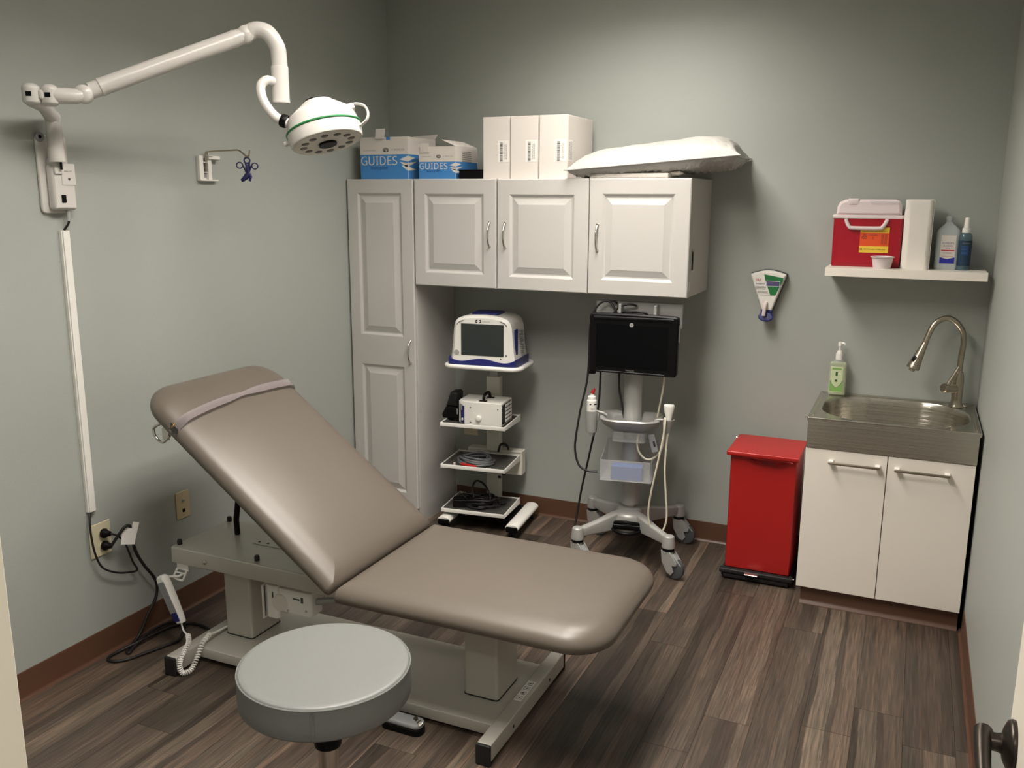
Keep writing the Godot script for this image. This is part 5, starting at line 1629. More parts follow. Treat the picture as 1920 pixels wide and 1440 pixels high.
	for s in 2:
		var pl := PackedVector2Array([Vector2(-0.080, by), Vector2(0.160, by), Vector2(0.160, by + 0.098), Vector2(0.060, by + 0.112), Vector2(-0.030, by + 0.140), Vector2(-0.080, by + 0.140)])
		bk.extrude(pl, 0.003, 0.0, Transform3D(Basis(V(0, 0, 1), V(0, 1, 0), V(-1, 0, 0)), V([-0.121, 0.112][s], 0, 0)))
	bk.span(V(-0.124, by, -0.083), V(-0.050, by + 0.140, -0.080), 0.001)
	bk.span(V(0.050, by, -0.083), V(0.112, by + 0.140, -0.080), 0.001)
	part("basket", bk, M.frost, t, "translucent plastic basket")
	# cup on the left, holder on the right
	var L := V(-0.183, 0, 0.072)
	var cup := MB.new().lathe([Vector2(0, 0.618), Vector2(0.024, 0.618), Vector2(0.026, 0.622), Vector2(0.0305, 0.722), Vector2(0.0285, 0.722), Vector2(0.024, 0.630), Vector2(0, 0.628)], 24, at(L))
	cup.box(L + V(0.028, 0.690, -0.004), V(0.014, 0.040, 0.016), 0.003)
	cup.tube([L + V(0.022, 0.718, -0.004), L + V(0.055, 0.712, -0.004), L + V(0.072, 0.703, -0.006)], 0.006, 8)
	var cp := part("gel_cup", cup, M.silver, t)
	part("clear_tip", MB.new().lathe([Vector2(0, 0.598), Vector2(0.010, 0.598), Vector2(0.012, 0.604), Vector2(0.012, 0.618), Vector2(0, 0.618)], 14, at(L + V(0.003, 0, 0))), M.frost, cp)
	var Rr := V(0.176, 0, 0.110)
	var hol := MB.new().lathe([Vector2(0, 0.650), Vector2(0.010, 0.650), Vector2(0.016, 0.672), Vector2(0.027, 0.706), Vector2(0.027, 0.711), Vector2(0.022, 0.711), Vector2(0.012, 0.684), Vector2(0, 0.682)], 20, at(Rr))
	hol.tube([Rr + V(-0.022, 0.708, 0.0), Rr + V(-0.052, 0.706, 0.0), Rr + V(-0.062, 0.699, -0.004)], 0.0055, 8)
	part("probe_holder", hol, M.silver, t)
	# monitor: squarer to the room than the stand
	var Q := at(V(0.0, 1.046, 0.118), V(0, un + 2.0, 0))
	Q = Q.translated_local(V(0.004, 0, 0))
	var mp := PackedVector2Array()
	for p in [[-0.203, 0.112], [-0.200, 0.130], [-0.188, 0.136], [-0.10, 0.139], [0.0, 0.140], [0.10, 0.139], [0.190, 0.136], [0.202, 0.130], [0.205, 0.112], [0.203, -0.120], [0.198, -0.131], [0.188, -0.134], [-0.188, -0.134], [-0.198, -0.131], [-0.203, -0.120]]:
		mp.append(Vector2(p[0], p[1]))
	var mo := part("monitor", MB.new().extrude(mp, 0.040, 0.006, Q.translated_local(V(0, 0, -0.030))), M.black, t, "black monitor", 35)
	part("screen", MB.new().box(V(-0.004, -0.008, 0.0102), V(0.330, 0.196, 0.001), 0.0, Q), M.black_screen, mo, "blank black screen")
	part("top_bar", MB.new().box(V(0, 0.117, 0.0085), V(0.372, 0.020, 0.010), 0.0048, Q), M.black, mo)
	var F := face(Q * V(0, 0, 0.0108), Q.basis.x, Q.basis.y)
	part("emblem", MB.new().lathe([Vector2(0, 0), Vector2(0.0095, 0), Vector2(0.0095, 0.0006), Vector2(0, 0.0006)], 24, axis_y(F * V(-0.006, 0.091, -0.0004), Q.basis.z)), M.silver, mo)
	write("GE", F.translated_local(V(-0.006, 0.091, 0.0005)), 0.0085, 0.007, M.ink, mo, "lettering", true)
	write("Venue Fit", F.translated_local(V(-0.008, -0.116, 0.0003)), 0.040, 0.008, M.grey_ink, mo)
	part("trim_line", MB.new().box(V(-0.006, -0.1245, 0.0102), V(0.31, 0.0012, 0.001), 0.0, Q), M.grey_plastic, mo)
	part("side_trim", MB.new().box(V(-0.2035, -0.005, -0.012), V(0.003, 0.225, 0.014), 0.001, Q), M.silver, mo)
	part("side_trim", MB.new().box(V(0.2055, 0.06, -0.012), V(0.004, 0.075, 0.012), 0.001, Q), M.silver, mo)
	part("corner_clip", MB.new().box(V(-0.190, -0.140, -0.008), V(0.032, 0.014, 0.024), 0.003, Q), M.black, mo)
	var bpn := MB.new().box(V(0.0, 0.128, -0.095), V(0.400, 0.115, 0.024), 0.004, Q)
	var bp := part("back_panel", bpn, M.silver, t, "silver panel behind the monitor")
	for x in [-0.075, 0.088]:
		part("bracket", MB.new().box(V(x, 0.150, -0.062), V(0.014, 0.058, 0.055), 0.003, Q), M.silver, bp)
	part("mount", MB.new().box(V(0, -0.02, -0.055), V(0.14, 0.12, 0.060), 0.006, Q), M.dark_grey, bp)
	part("carry_grip", MB.new().tube(curve([Q * V(-0.06, 0.139, -0.012), Q * V(-0.04, 0.147, -0.012), Q * V(0.04, 0.147, -0.012), Q * V(0.06, 0.139, -0.012)], 5), 0.005, 8), M.black, mo)
	# black cords at the top and the sides
	var cords := [
		[Q * V(-0.200, 0.130, -0.035), Q * V(-0.180, 0.165, -0.04), Q * V(-0.150, 0.187, -0.045), Q * V(-0.125, 0.182, -0.05), Q * V(-0.100, 0.150, -0.05), Q * V(-0.095, 0.125, -0.05)],
		[Q * V(-0.105, 0.132, -0.042), Q * V(-0.085, 0.160, -0.045), Q * V(-0.055, 0.174, -0.05), Q * V(-0.025, 0.176, -0.055), Q * V(-0.005, 0.168, -0.07)],
		[Q * V(-0.145, 0.186, -0.048), Q * V(-0.110, 0.186, -0.06), Q * V(-0.098, 0.176, -0.07)],
		[Q * V(-0.203, 0.128, -0.035), Q * V(-0.212, 0.05, -0.03), Q * V(-0.214, -0.10, -0.03), Q * V(-0.222, -0.20, -0.03), Q * V(-0.245, -0.32, -0.02), Q * V(-0.262, -0.45, -0.01), Q * V(-0.262, -0.52, 0.0), Q * V(-0.240, -0.585, 0.01), Q * V(-0.200, -0.610, 0.01), Q * V(-0.150, -0.612, 0.0)],
		[Q * V(-0.156, -0.130, -0.03), Q * V(-0.160, -0.22, -0.04), Q * V(-0.170, -0.30, -0.06), Q * V(-0.190, -0.42, -0.08), Q * V(-0.225, -0.58, -0.10), Q * V(-0.262, -0.74, -0.12), Q * V(-0.278, -0.86, -0.11), Q * V(-0.283, -0.98, -0.06), Q * V(-0.274, -1.030, -0.02), Q * V(-0.24, -1.039, 0.0), Q * V(-0.05, -1.039, -0.03)],
		[Q * V(-0.070, -0.130, -0.04), Q * V(-0.072, -0.22, -0.06), Q * V(-0.066, -0.28, -0.08), Q * V(-0.060, -0.38, -0.12), Q * V(-0.056, -0.50, -0.16), Q * V(-0.060, -0.56, -0.16)]]
	for c in cords:
		part("cord", MB.new().tube(curve(c, 7), 0.0052, 8), M.cord, t)
	# card hanging from the tray
	var cd := face(V(0.112, 0.598, 0.125), V(0.80, 0.30, 0.5), V(-0.22, 0.95, -0.1))
	var card := part("tag", MB.new().box(Vector3.ZERO, V(0.036, 0.082, 0.0015), 0.0004, cd), M.grey_plastic, t, "grey hanging tag with small print")
	part("print", MB.new().box(V(0.006, -0.004, 0.001), V(0.012, 0.026, 0.0006), 0.0, cd), M.ink, card)
	# the probe resting in the right holder, its white cable looping down
	var U := turned("ultrasound_probe", "white ultrasound probe resting in the stand's right-hand holder, with a long looping white cable", "probe", P, yaw)
	var pr := MB.new()
	var rr := []
	for p in [[0.690, 0.011, 0.010], [0.716, 0.014, 0.012], [0.735, 0.017, 0.013], [0.748, 0.021, 0.014], [0.770, 0.0245, 0.015], [0.777, 0.024, 0.014], [0.781, 0.020, 0.010]]:
		var R := PackedVector3Array()
		for i in 20:
			var a := TAU * i / 20.0
			R.append(Rr + V(cos(a) * p[1], p[0], sin(a) * p[2]))
		rr.append(R)
	pr.loft(rr)
	part("body", pr, M.white, U)
	var wl := [
		[Rr + V(0.0, 0.652, 0), Rr + V(-0.004, 0.60, 0.012), Rr + V(-0.006, 0.48, 0.025), Rr + V(0.004, 0.36, 0.03), Rr + V(0.012, 0.26, 0.03), Rr + V(0.002, 0.200, 0.03), Rr + V(-0.022, 0.172, 0.03), Rr + V(-0.055, 0.190, 0.032), Rr + V(-0.072, 0.260, 0.034), Rr + V(-0.064, 0.36, 0.04), Rr + V(-0.040, 0.50, 0.044), Rr + V(-0.020, 0.62, 0.044), Rr + V(-0.012, 0.70, 0.040), Rr + V(-0.014, 0.722, 0.028), Rr + V(-0.020, 0.700, 0.012)],
		[Rr + V(-0.020, 0.700, 0.012), Rr + V(-0.018, 0.62, 0.0), Rr + V(-0.030, 0.56, -0.01), Rr + V(-0.060, 0.522, -0.01), Rr + V(-0.096, 0.512, -0.012), Rr + V(-0.128, 0.540, -0.016), Rr + V(-0.140, 0.580, -0.02), Rr + V(-0.136, 0.625, -0.03)],
		[Q * V(0.142, -0.130, -0.04), Q * V(0.128, -0.22, -0.07), Q * V(0.105, -0.33, -0.10), Q * V(0.100, -0.35, -0.11)]]
	for c in wl:
		part("cable", MB.new().tube(curve(c, 8), 0.0048, 8), mat(rgb(214, 208, 188), 0.4), U)
	# gel bottle in the cup
	var B := turned("gel_bottle", "white gel bottle with a red tip standing in the stand's left-hand cup", "bottle", P, yaw)
	part("body", MB.new().lathe([Vector2(0, 0.632), Vector2(0.0215, 0.632), Vector2(0.0238, 0.65), Vector2(0.0240, 0.766), Vector2(0.0230, 0.771), Vector2(0.0190, 0.773), Vector2(0.0190, 0.788), Vector2(0.012, 0.793), Vector2(0, 0.794)], 24, at(L)), M.white, B)
	part("neck", MB.new().lathe([Vector2(0, 0.793), Vector2(0.009, 0.793), Vector2(0.008, 0.803), Vector2(0, 0.804)], 14, at(L + V(0.002, 0, 0))), M.white, B)
	part("tip", MB.new().tube([L + V(0.002, 0.803, 0), L + V(0.005, 0.812, 0), L + V(0.012, 0.826, 0)], [0.0095, 0.009, 0.004], 12), M.red, B, "red tip")
	for s in [[0.35, 1.25], [1.75, 2.1]]:
		var st := MB.new()
		for i in 8:
			var a0: float = lerpf(s[0], s[1], i / 8.0) - 0.25
			var a1: float = lerpf(s[0], s[1], (i + 1) / 8.0) - 0.25
			st.quad(L + V(cos(a1) * 0.0244, 0.752, sin(a1) * 0.0244), L + V(cos(a0) * 0.0244, 0.752, sin(a0) * 0.0244), L + V(cos(a0) * 0.0244, 0.757, sin(a0) * 0.0244), L + V(cos(a1) * 0.0244, 0.757, sin(a1) * 0.0244))
		part("stripe", st, M.black, B)
	write("Aqua", face(L + V(0.008, 0.733, 0.0235), V(0.95, 0, -0.3), V(0, 1, 0)), 0.018, 0.011, M.ink, B)
	# blue box in the basket
	var X := turned("blue_box", "blue box lying in the ultrasound stand's translucent basket", "box", P + V(-0.004, 0.418, 0.108).rotated(Vector3.UP, deg_to_rad(yaw)), yaw)
	part("carton", MB.new().span(V(-0.072, 0, -0.035), V(0.072, 0.062, 0.040), 0.003), M.blue, X)
	part("flap", MB.new().span(V(-0.071, 0.0615, -0.020), V(0.071, 0.064, 0.0415), 0.0008), M.blue, X)

# ---------------------------------------------------------------- red waste bin
func bin() -> void:
	var t := thing("waste_bin", "red metal pedal waste bin with a black base, beside the sink cabinet", "waste bin", V(2.12, 0, 0.26))
	part("body", MB.new().span(V(1.983, 0.050, 0.112), V(2.266, 0.584, 0.398), 0.006), M.red, t)
	var l := part("lid", MB.new().span(V(1.968, 0.583, 0.106), V(2.276, 0.604, 0.424), 0.004), M.red, t)
	var lip := PackedVector2Array()
	for i in 17:
		var u := i / 16.0
		lip.append(Vector2(lerpf(2.035, 2.252, u), 0.584))
	for i in 17:
		var u := 1.0 - i / 16.0
		lip.append(Vector2(lerpf(2.035, 2.252, u), 0.584 - 0.028 * clampf(minf(u, 1.0 - u) * 4.0, 0, 1) * (0.6 + 0.4 * u)))
	part("lid_lip", MB.new().extrude(lip, 0.026, 0.004, at(V(0, 0, 0.394))), M.red, l)
	write("OSHA", face(V(2.150, 0.566, 0.4205), V(1, -0.02, 0), V(0, 1, 0)), 0.056, 0.012, M.rubber, l)
	for x in [1.967, 2.277]:
		part("hinge_pin", MB.new().lathe([Vector2(0, 0), Vector2(0.005, 0), Vector2(0.005, 0.010), Vector2(0, 0.010)], 12, axis_y(V(x, 0.590, 0.130), V(-1 if x < 2 else 1, 0, 0))), M.chrome, l)
	var b := MB.new().span(V(1.970, 0.006, 0.104), V(2.278, 0.050, 0.408), 0.006)
	b.span(V(1.964, 0.030, 0.395), V(2.284, 0.052, 0.425), 0.004)
	b.span(V(1.980, 0.006, 0.400), V(2.268, 0.028, 0.418), 0.004)
	part("base", b, M.rubber, t)
	part("pedal", MB.new().box(V(2.108, 0.046, 0.432), V(0.060, 0.006, 0.034), 0.002), M.steel, t, "steel foot pedal")
	for x in [2.00, 2.24]:
		for z in [0.13, 0.37]:
			part("foot", MB.new().lathe([Vector2(0, 0), Vector2(0.012, 0), Vector2(0.012, 0.007), Vector2(0, 0.007)], 12, at(V(x, 0, z))), M.rubber, t)
	for x in [1.966, 2.284]:
		part("pedal_pin", MB.new().lathe([Vector2(0, 0), Vector2(0.005, 0), Vector2(0.004, 0.006), Vector2(0, 0.006)], 12, axis_y(V(x, 0.044, 0.405), V(-1 if x < 2 else 1, 0, 0))), M.chrome, t)

# ---------------------------------------------------------------- sink cabinet, sink and tap
func sink() -> void:
	var x0 := 2.312
	var x1 := 2.938
	var zf := 0.552
	var h := 0.8236
	var t := thing("sink_cabinet", "white two-door cabinet with bar handles under the steel sink", "cabinet", V(2.625, 0, 0.28))
	var b := MB.new()
	b.span(V(x0 + 0.002, 0.075, 0.018), V(x0 + 0.018, 0.694, zf - 0.020), 0.001)
	b.span(V(x0 + 0.018, 0.075, 0.018), V(x1 - 0.016, 0.694, 0.030), 0.001)
	b.span(V(x0 + 0.018, 0.075, 0.030), V(x1 - 0.016, 0.091, zf - 0.020), 0.001)
	part("body", b, M.gloss_white, t)
	part("side_panel", MB.new().span(V(x1 - 0.016, 0.075, 0.018), V(x1 - 0.002, 0.694, zf - 0.020), 0.001), mat(rgb(60, 52, 46), 0.6), t, "dark unfinished side panel")
	part("toe_kick", MB.new().span(V(x0 + 0.022, 0.0, 0.04), V(x1 - 0.004, 0.075, 0.520), 0.001), M.base, t, "brown toe kick with a cove base")
	var cv := MB.new()
	var prof := PackedVector2Array([Vector2(0, 0), Vector2(0.020, 0), Vector2(0.019, 0.004), Vector2(0.010, 0.012), Vector2(0.006, 0.022), Vector2(0.004, 0.070), Vector2(0, 0.072)])
	cv.extrude(prof, x1 - x0 - 0.020, 0.0, Transform3D(Basis(V(0, 0, 1), V(0, 1, 0), V(-1, 0, 0)), V(x1 - 0.002, 0, 0.520)))
	part("cove_base", cv, M.base, t)
	for k in 2:
		var xa: float = [x0, 2.6265][k]
		var xb: float = [2.6235, x1][k]
		var d := part("door", MB.new().span(V(xa, 0.083, zf - 0.018), V(xb, 0.692, zf), 0.0012), M.gloss_white, t)
		var ha: float = [2.404, 2.652][k]
		var hb: float = [2.600, 2.852][k]
		var y := 0.645
		var hm := MB.new().box(V((ha + hb) * 0.5, y, zf + 0.030), V(hb - ha, 0.010, 0.009), 0.002)
		var hd := part("handle", hm, M.nickel, d, "brushed metal bar handle")
		for x in [ha + 0.010, hb - 0.010]:
			part("post", MB.new().box(V(x, y + 0.002, zf + 0.013), V(0.020, 0.012, 0.026), 0.002), M.white, hd)
	# steel sink
	var s := thing("sink", "stainless steel laundry sink with a deep oval bowl and a plain steel front", "sink", V(2.625, 0.694, 0.28))
	var cx := 2.6275
	var cz := 0.283
	var I := at(V(cx, 0, cz))
	var I2 := at(V(2.630, 0, 0.281))
	var cn := 12
	var rings := []
	for p in [[0.0, h - 0.016], [0.0, h - 0.002], [0.002, h], [0.010, h - 0.0005], [0.014, h - 0.004]]:
		rings.append(MB.rrect(I, 0.3185 - p[0], 0.277 - p[0], [0.006, 0.006, 0.006, 0.006], p[0] * 0.3, p[1], cn))
	for p in [[-0.008, h - 0.004], [-0.002, h - 0.005], [0.002, h - 0.010], [0.006, h - 0.03], [0.020, h - 0.17], [0.030, h - 0.188], [0.05, h - 0.195], [0.11, h - 0.198], [0.18, h - 0.200]]:
		rings.append(MB.rrect(I2, 0.284 - p[0], 0.236 - p[0], [0.20, 0.185, 0.185, 0.20], p[0], p[1], cn))
	var mb := MB.new()
	var n: int = rings[0].size()
	for i in rings.size() - 1:
		for j in n:
			var k := (j + 1) % n
			mb.quad(rings[i][k], rings[i][j], rings[i + 1][j], rings[i + 1][k])
	var last: PackedVector3Array = rings[-1]
	for j in n:
		mb.tri(V(2.63, h - 0.201, 0.281), last[(j + 1) % n], last[j])
	if (mb.v[1] - mb.v[0]).cross(mb.v[2] - mb.v[0]).dot(mb.v[0] - V(cx, mb.v[0].y, cz)) < 0.0:
		for i in range(0, mb.v.size(), 3):
			var q := mb.v[i + 1]
			mb.v[i + 1] = mb.v[i + 2]
			mb.v[i + 2] = q
	part("basin", mb, M.steel, s, "", 40)
	part("drain", MB.new().lathe([Vector2(0, 0), Vector2(0.04, 0), Vector2(0.042, 0.003), Vector2(0.030, 0.004), Vector2(0, 0.002)], 28, at(V(2.63, h - 0.2005, 0.281))), M.chrome, s)
	for k in 2:
		var xx: float = [2.326, 2.929][k]
		part("rim_groove", MB.new().span(V(xx - 0.003, h - 0.0045, 0.05), V(xx + 0.003, h - 0.0025, 0.50), 0.0008), M.steel, s)
	part("apron", MB.new().span(V(x0 + 0.001, 0.695, zf - 0.018), V(x1 + 0.002, h - 0.014, zf + 0.004), 0.002), M.steel, s, "plain steel front panel")
	var sd := MB.new()
	sd.span(V(x0 + 0.001, 0.695, 0.014), V(x0 + 0.004, h - 0.014, zf - 0.018), 0.0008)
	sd.span(V(x1 - 0.003, 0.695, 0.014), V(x1, h - 0.014, zf - 0.018), 0.0008)
	part("side_skirt", sd, M.steel, s)
	# tap
	var f := thing("faucet", "brushed nickel gooseneck pull-down faucet at the right rear of the sink", "faucet", V(2.868, h, 0.085))
	var B := V(2.868, 0, 0.082)
	part("body", MB.new().lathe([Vector2(0, h - 0.003), Vector2(0.028, h - 0.003), Vector2(0.028, h + 0.004), Vector2(0.0225, h + 0.010), Vector2(0.0215, h + 0.03), Vector2(0.0225, h + 0.07), Vector2(0.0225, h + 0.115), Vector2(0.019, h + 0.138), Vector2(0.0155, h + 0.150), Vector2(0, h + 0.150)], 32, at(B)), M.nickel, f)
	var nk := curve([B + V(0, 0.970, 0), B + V(0.001, 1.04, 0), B + V(0.004, 1.100, 0.004), B + V(-0.006, 1.150, 0.010), B + V(-0.036, 1.190, 0.020), B + V(-0.076, 1.203, 0.032), B + V(-0.116, 1.176, 0.045), B + V(-0.138, 1.120, 0.055), B + V(-0.146, 1.090, 0.058)], 8)
	part("neck", MB.new().tube(nk, 0.0118, 18), M.nickel, f)
	part("neck_ring", MB.new().lathe([Vector2(0, 0), Vector2(0.0128, 0), Vector2(0.0128, 0.004), Vector2(0, 0.004)], 20, at(B + V(0.001, 1.040, 0))), M.chrome, f)
	var a := B + V(-0.144, 1.096, 0.057)
	var e := B + V(-0.184, 0.985, 0.072)
	var sd2 := (e - a).normalized()
	var hd2 := part("spray_head", MB.new().lathe([Vector2(0, 0), Vector2(0.0125, 0), Vector2(0.0135, 0.01), Vector2(0.020, 0.07), Vector2(0.0265, 0.112), Vector2(0.0265, 0.118), Vector2(0.023, 0.120), Vector2(0, 0.119)], 28, axis_y(a, sd2)), M.nickel, f)
	part("nozzle", MB.new().lathe([Vector2(0, 0), Vector2(0.012, 0), Vector2(0.012, 0.010), Vector2(0.009, 0.012), Vector2(0, 0.012)], 18, axis_y(e, sd2)), M.nickel, hd2)
	var bn := V(-0.60, 0.10, 0.80)
	bn = (bn - sd2 * bn.dot(sd2)).normalized()
	part("spray_button", MB.new().pad(Transform3D(Basis(sd2, bn, sd2.cross(bn)), a + sd2 * 0.080 + bn * 0.0185), 0.016, 0.0085, [0.0084, 0.0084, 0.0084, 0.0084], [Vector2(0, 0), Vector2(0.001, 0.003)], 0.002), M.black, hd2)
	var va := B + V(-0.004, 0.900, 0.006)
	var vd := V(-0.62, 0.10, 0.60).normalized()
	var vl := part("valve", MB.new().lathe([Vector2(0, 0), Vector2(0.0185, 0.0), Vector2(0.0185, 0.050), Vector2(0.0195, 0.051), Vector2(0.0195, 0.072), Vector2(0.016, 0.077), Vector2(0, 0.078)], 24, axis_y(va, vd)), M.nickel, f)
	part("lever", MB.new().tube([va + vd * 0.060 + V(0.004, 0.010, 0), va + vd * 0.052 + V(0.018, 0.055, 0), va + vd * 0.050 + V(0.034, 0.095, -0.004)], [0.0085, 0.0072, 0.0048], 12), M.nickel, vl)
	part("screw_cap", MB.new().lathe([Vector2(0, 0), Vector2(0.010, 0), Vector2(0.008, 0.005), Vector2(0, 0.006)], 14, at(V(2.902, h - 0.003, 0.060))), M.chrome, s)
	# sanitizer bottle
	var p := V(2.380, h - 0.0035, 0.052)
	var g := thing("sanitizer_bottle", "clear sanitizer pump bottle with a green label, at the sink's back left corner", "bottle", p)
	part("bottle", MB.new().rounded(p + V(0, 0.078, 0), V(0.074, 0.152, 0.046), 0.012, 0.010), M.gel, g)
	part("shoulder", MB.new().lathe([Vector2(0, 0.150), Vector2(0.026, 0.152), Vector2(0.016, 0.163), Vector2(0.0125, 0.168), Vector2(0, 0.168)], 20, at(p)), M.clear, g)
	part("cap", MB.new().lathe([Vector2(0, 0.164), Vector2(0.0155, 0.164), Vector2(0.0155, 0.190), Vector2(0.012, 0.196), Vector2(0.0095, 0.204), Vector2(0, 0.205)], 20, at(p)), M.white, g)
	part("pump", MB.new().lathe([Vector2(0, 0.204), Vector2(0.0045, 0.204), Vector2(0.0045, 0.222), Vector2(0.008, 0.224), Vector2(0.009, 0.240), Vector2(0.006, 0.244), Vector2(0, 0.244)], 16, at(p)).tube([p + V(0, 0.238, 0), p + V(0.016, 0.239, 0.004), p + V(0.022, 0.234, 0.006)], [0.006, 0.0045, 0.0035], 8), M.white, g)
	part("dip_tube", MB.new().lathe([Vector2(0, 0.01), Vector2(0.003, 0.01), Vector2(0.003, 0.165), Vector2(0, 0.165)], 8, at(p)), M.frost, g)
	var lf := face(p + V(-0.004, 0.0, 0.0234), V(1, 0, 0), V(0, 1, 0))
	plate(lf.translated_local(V(0, 0.076, 0)), 0.052, 0.116, mat(rgb(196, 206, 168), 0.5), g, "label_sheet", 0.0004)
	var lf2 := lf.translated_local(V(0, 0, 0.0007))
	var gl := MB.new()
	var cv2 := []
	for i in 17:
		var u := i / 16.0 - 0.5
		cv2.append(lf2 * V(u * 0.052, 0.040 + 0.030 * u * u * 4.0, 0.0))
	for i in 16:
		gl.quad(lf2 * V(-0.026 + 0.052 * i / 16.0, 0.020, 0), lf2 * V(-0.026 + 0.052 * (i + 1) / 16.0, 0.020, 0), cv2[i + 1], cv2[i])
	part("green_band", gl, M.lime, g)
	part("arc_line", MB.new().tube(cv2, 0.0009, 4), M.ink, g)
	plate(lf2.translated_local(V(0, 0.124, 0)), 0.040, 0.007, M.lime, g, "green_strip", 0.0002)
	var tri2 := MB.new().box(V(0.0, 0.100, 0), V(0.009, 0.018, 0.0004), 0.0, lf2).box(V(-0.001, 0.070, 0), V(0.010, 0.010, 0.0004), 0.0, lf2)
	part("emblem", tri2, mat(rgb(40, 84, 40), 0.6), g)

# ---------------------------------------------------------------- wall shelf and what stands on it
func shelf_things() -> void:
	var Y := 1.406
	var t := thing("wall_shelf", "white floating wall shelf above the sink", "shelf", V(2.615, 1.370, 0.11))
	part("board", MB.new().span(V(2.305, 1.370, 0.0), V(2.927, Y, 0.220), 0.0012), M.shelf, t)
	part("front_edging", MB.new().span(V(2.3055, 1.3705, 0.2198), V(2.9265, Y - 0.0005, 0.2212), 0.0004), M.gloss_white, t)
	var rng := RandomNumberGenerator.new()
	rng.seed = 8
	# sharps container
	var s := thing("sharps_container", "red sharps container with a milky translucent lid and a yellow and orange biohazard label", "container", V(2.455, Y, 0.062))
	var rings := []
	for p in [[0.003, 0.0], [0.0, 0.004], [-0.001, 0.10], [-0.002, 0.205], [0.002, 0.208]]:
		rings.append(MB.rrect(at(V(2.455, Y, 0.062)), 0.138 - p[0], 0.048 - p[0], [0.012, 0.012, 0.012, 0.012], p[0], p[1], 6))
	part("body", MB.new().loft(rings), M.sharps_red, s)
	part("inset", MB.new().box(V(2.447, Y + 0.090, 0.1108), V(0.215, 0.150, 0.002), 0.001), M.sharps_red, s)
	var rim := MB.new().rounded(V(2.455, Y + 0.213, 0.062), V(0.290, 0.016, 0.106), 0.014, 0.003)
	var ld := part("lid_rim", rim, M.milky, s)
	var lp := PackedVector2Array()
	for q in [[-0.132, 0.0], [-0.130, 0.035], [-0.120, 0.055], [-0.100, 0.064], [-0.088, 0.066], [-0.086, 0.071], [-0.042, 0.071], [-0.038, 0.066], [0.10, 0.066], [0.118, 0.060], [0.128, 0.045], [0.131, 0.0]]:
		lp.append(Vector2(q[0], q[1]))
	part("lid", MB.new().extrude(lp, 0.076, 0.010, at(V(2.455, Y + 0.220, 0.024))), M.milky, s, "milky translucent lid", 35)
	part("lid_opening", MB.new().extrude(PackedVector2Array([Vector2(-0.002, 0.060), Vector2(0.012, 0.046), Vector2(0.112, 0.046), Vector2(0.118, 0.052), Vector2(0.110, 0.060)]), 0.003, 0.001, at(V(2.455, Y + 0.2195, 0.0995))), M.frost, ld)
	part("lid_shutter", MB.new().box(V(2.390, Y + 0.276, 0.062), V(0.046, 0.030, 0.082), 0.006), M.milky, ld)
	var hp := [V(2.366, Y + 0.204, 0.117), V(2.372, Y + 0.186, 0.119), V(2.382, Y + 0.171, 0.120), V(2.396, Y + 0.166, 0.120), V(2.500, Y + 0.166, 0.120), V(2.514, Y + 0.171, 0.120), V(2.524, Y + 0.186, 0.119), V(2.532, Y + 0.204, 0.117)]
	part("handle", MB.new().tube(curve(hp, 4), 0.008, 10), M.milky, ld, "milky carrying handle")
	var F := face(V(2.486, Y + 0.116, 0.1122), V(1, 0.0, 0), V(0, 1, 0))
	plate(F, 0.116, 0.108, M.yellow, s, "label_sheet", 0.0006)
	plate(F.translated_local(V(0.0, 0.002, 0.0006)), 0.116, 0.056, M.orange, s, "orange_panel", 0.0003)
	var F2 := F.translated_local(V(0, 0, 0.0011))
	var bz := MB.new()
	for k in 3:
		var a := TAU * k / 3.0 + PI * 0.5
		var c := F2.translated_local(V(-0.040 + cos(a) * 0.0055, 0.013 + sin(a) * 0.0055, 0))
		var pts := []
		for i in 13:
			var b := a + PI + 0.7 + (TAU - 1.4) * i / 12.0
			pts.append(c * V(cos(b) * 0.0055, sin(b) * 0.0055, 0))
		bz.tube(pts, 0.0010, 4)
	bz.ring(_circle(F2.translated_local(V(-0.040, 0.013, 0)), 0.0042, 14), 0.0007, 4)
	part("biohazard_symbol", bz, M.ink, s)
	write("BIOHAZARD", F2.translated_local(V(-0.004, 0.020, 0)), 0.032, 0.0045, M.ink, s)
	write("B", F2.translated_local(V(-0.004, 0.008, 0)), 0.006, 0.009, M.ink, s)
	write("BD Sharps Collector", F2.translated_local(V(0.004, -0.040, 0)), 0.086, 0.0085, M.ink, s)
	part("maker_mark", MB.new().ring(_circle(F2.translated_local(V(-0.050, -0.040, 0)), 0.0036, 14), 0.0009, 4), M.ink, s)
	for x in [0.032, 0.046]:
		lines(Transform3D(Basis(V(0, 1, 0), V(-1, 0, 0), V(0, 0, 1)), F2 * V(x, 0.004, 0)), 0.040, 0.010, 3, M.ink, s, rng)
	lines(F2.translated_local(V(0.0, 0.036, 0)), 0.100, 0.004, 1, M.ink, s, rng)
	# little cup
	var c := V(2.527, Y, 0.166)
	var k := thing("plastic_cup", "small translucent white plastic cup in front of the sharps container", "cup", c)
	part("cup", MB.new().lathe([Vector2(0, 0.0), Vector2(0.033, 0.0), Vector2(0.0345, 0.002), Vector2(0.043, 0.046), Vector2(0.048, 0.047), Vector2(0.0485, 0.050), Vector2(0.043, 0.051), Vector2(0.0415, 0.047), Vector2(0.033, 0.003), Vector2(0, 0.003)], 36, at(c)), M.milky, k)
	# folded paper towels
	var w := V(2.652, Y, 0.105)
	t = thing("paper_towel_pack", "tall white pack of folded paper towels standing between the sharps container and the bottles", "paper towels", w)
	var nz := FastNoiseLite.new()
	nz.seed = 4
	nz.frequency = 12.0
	rings = []
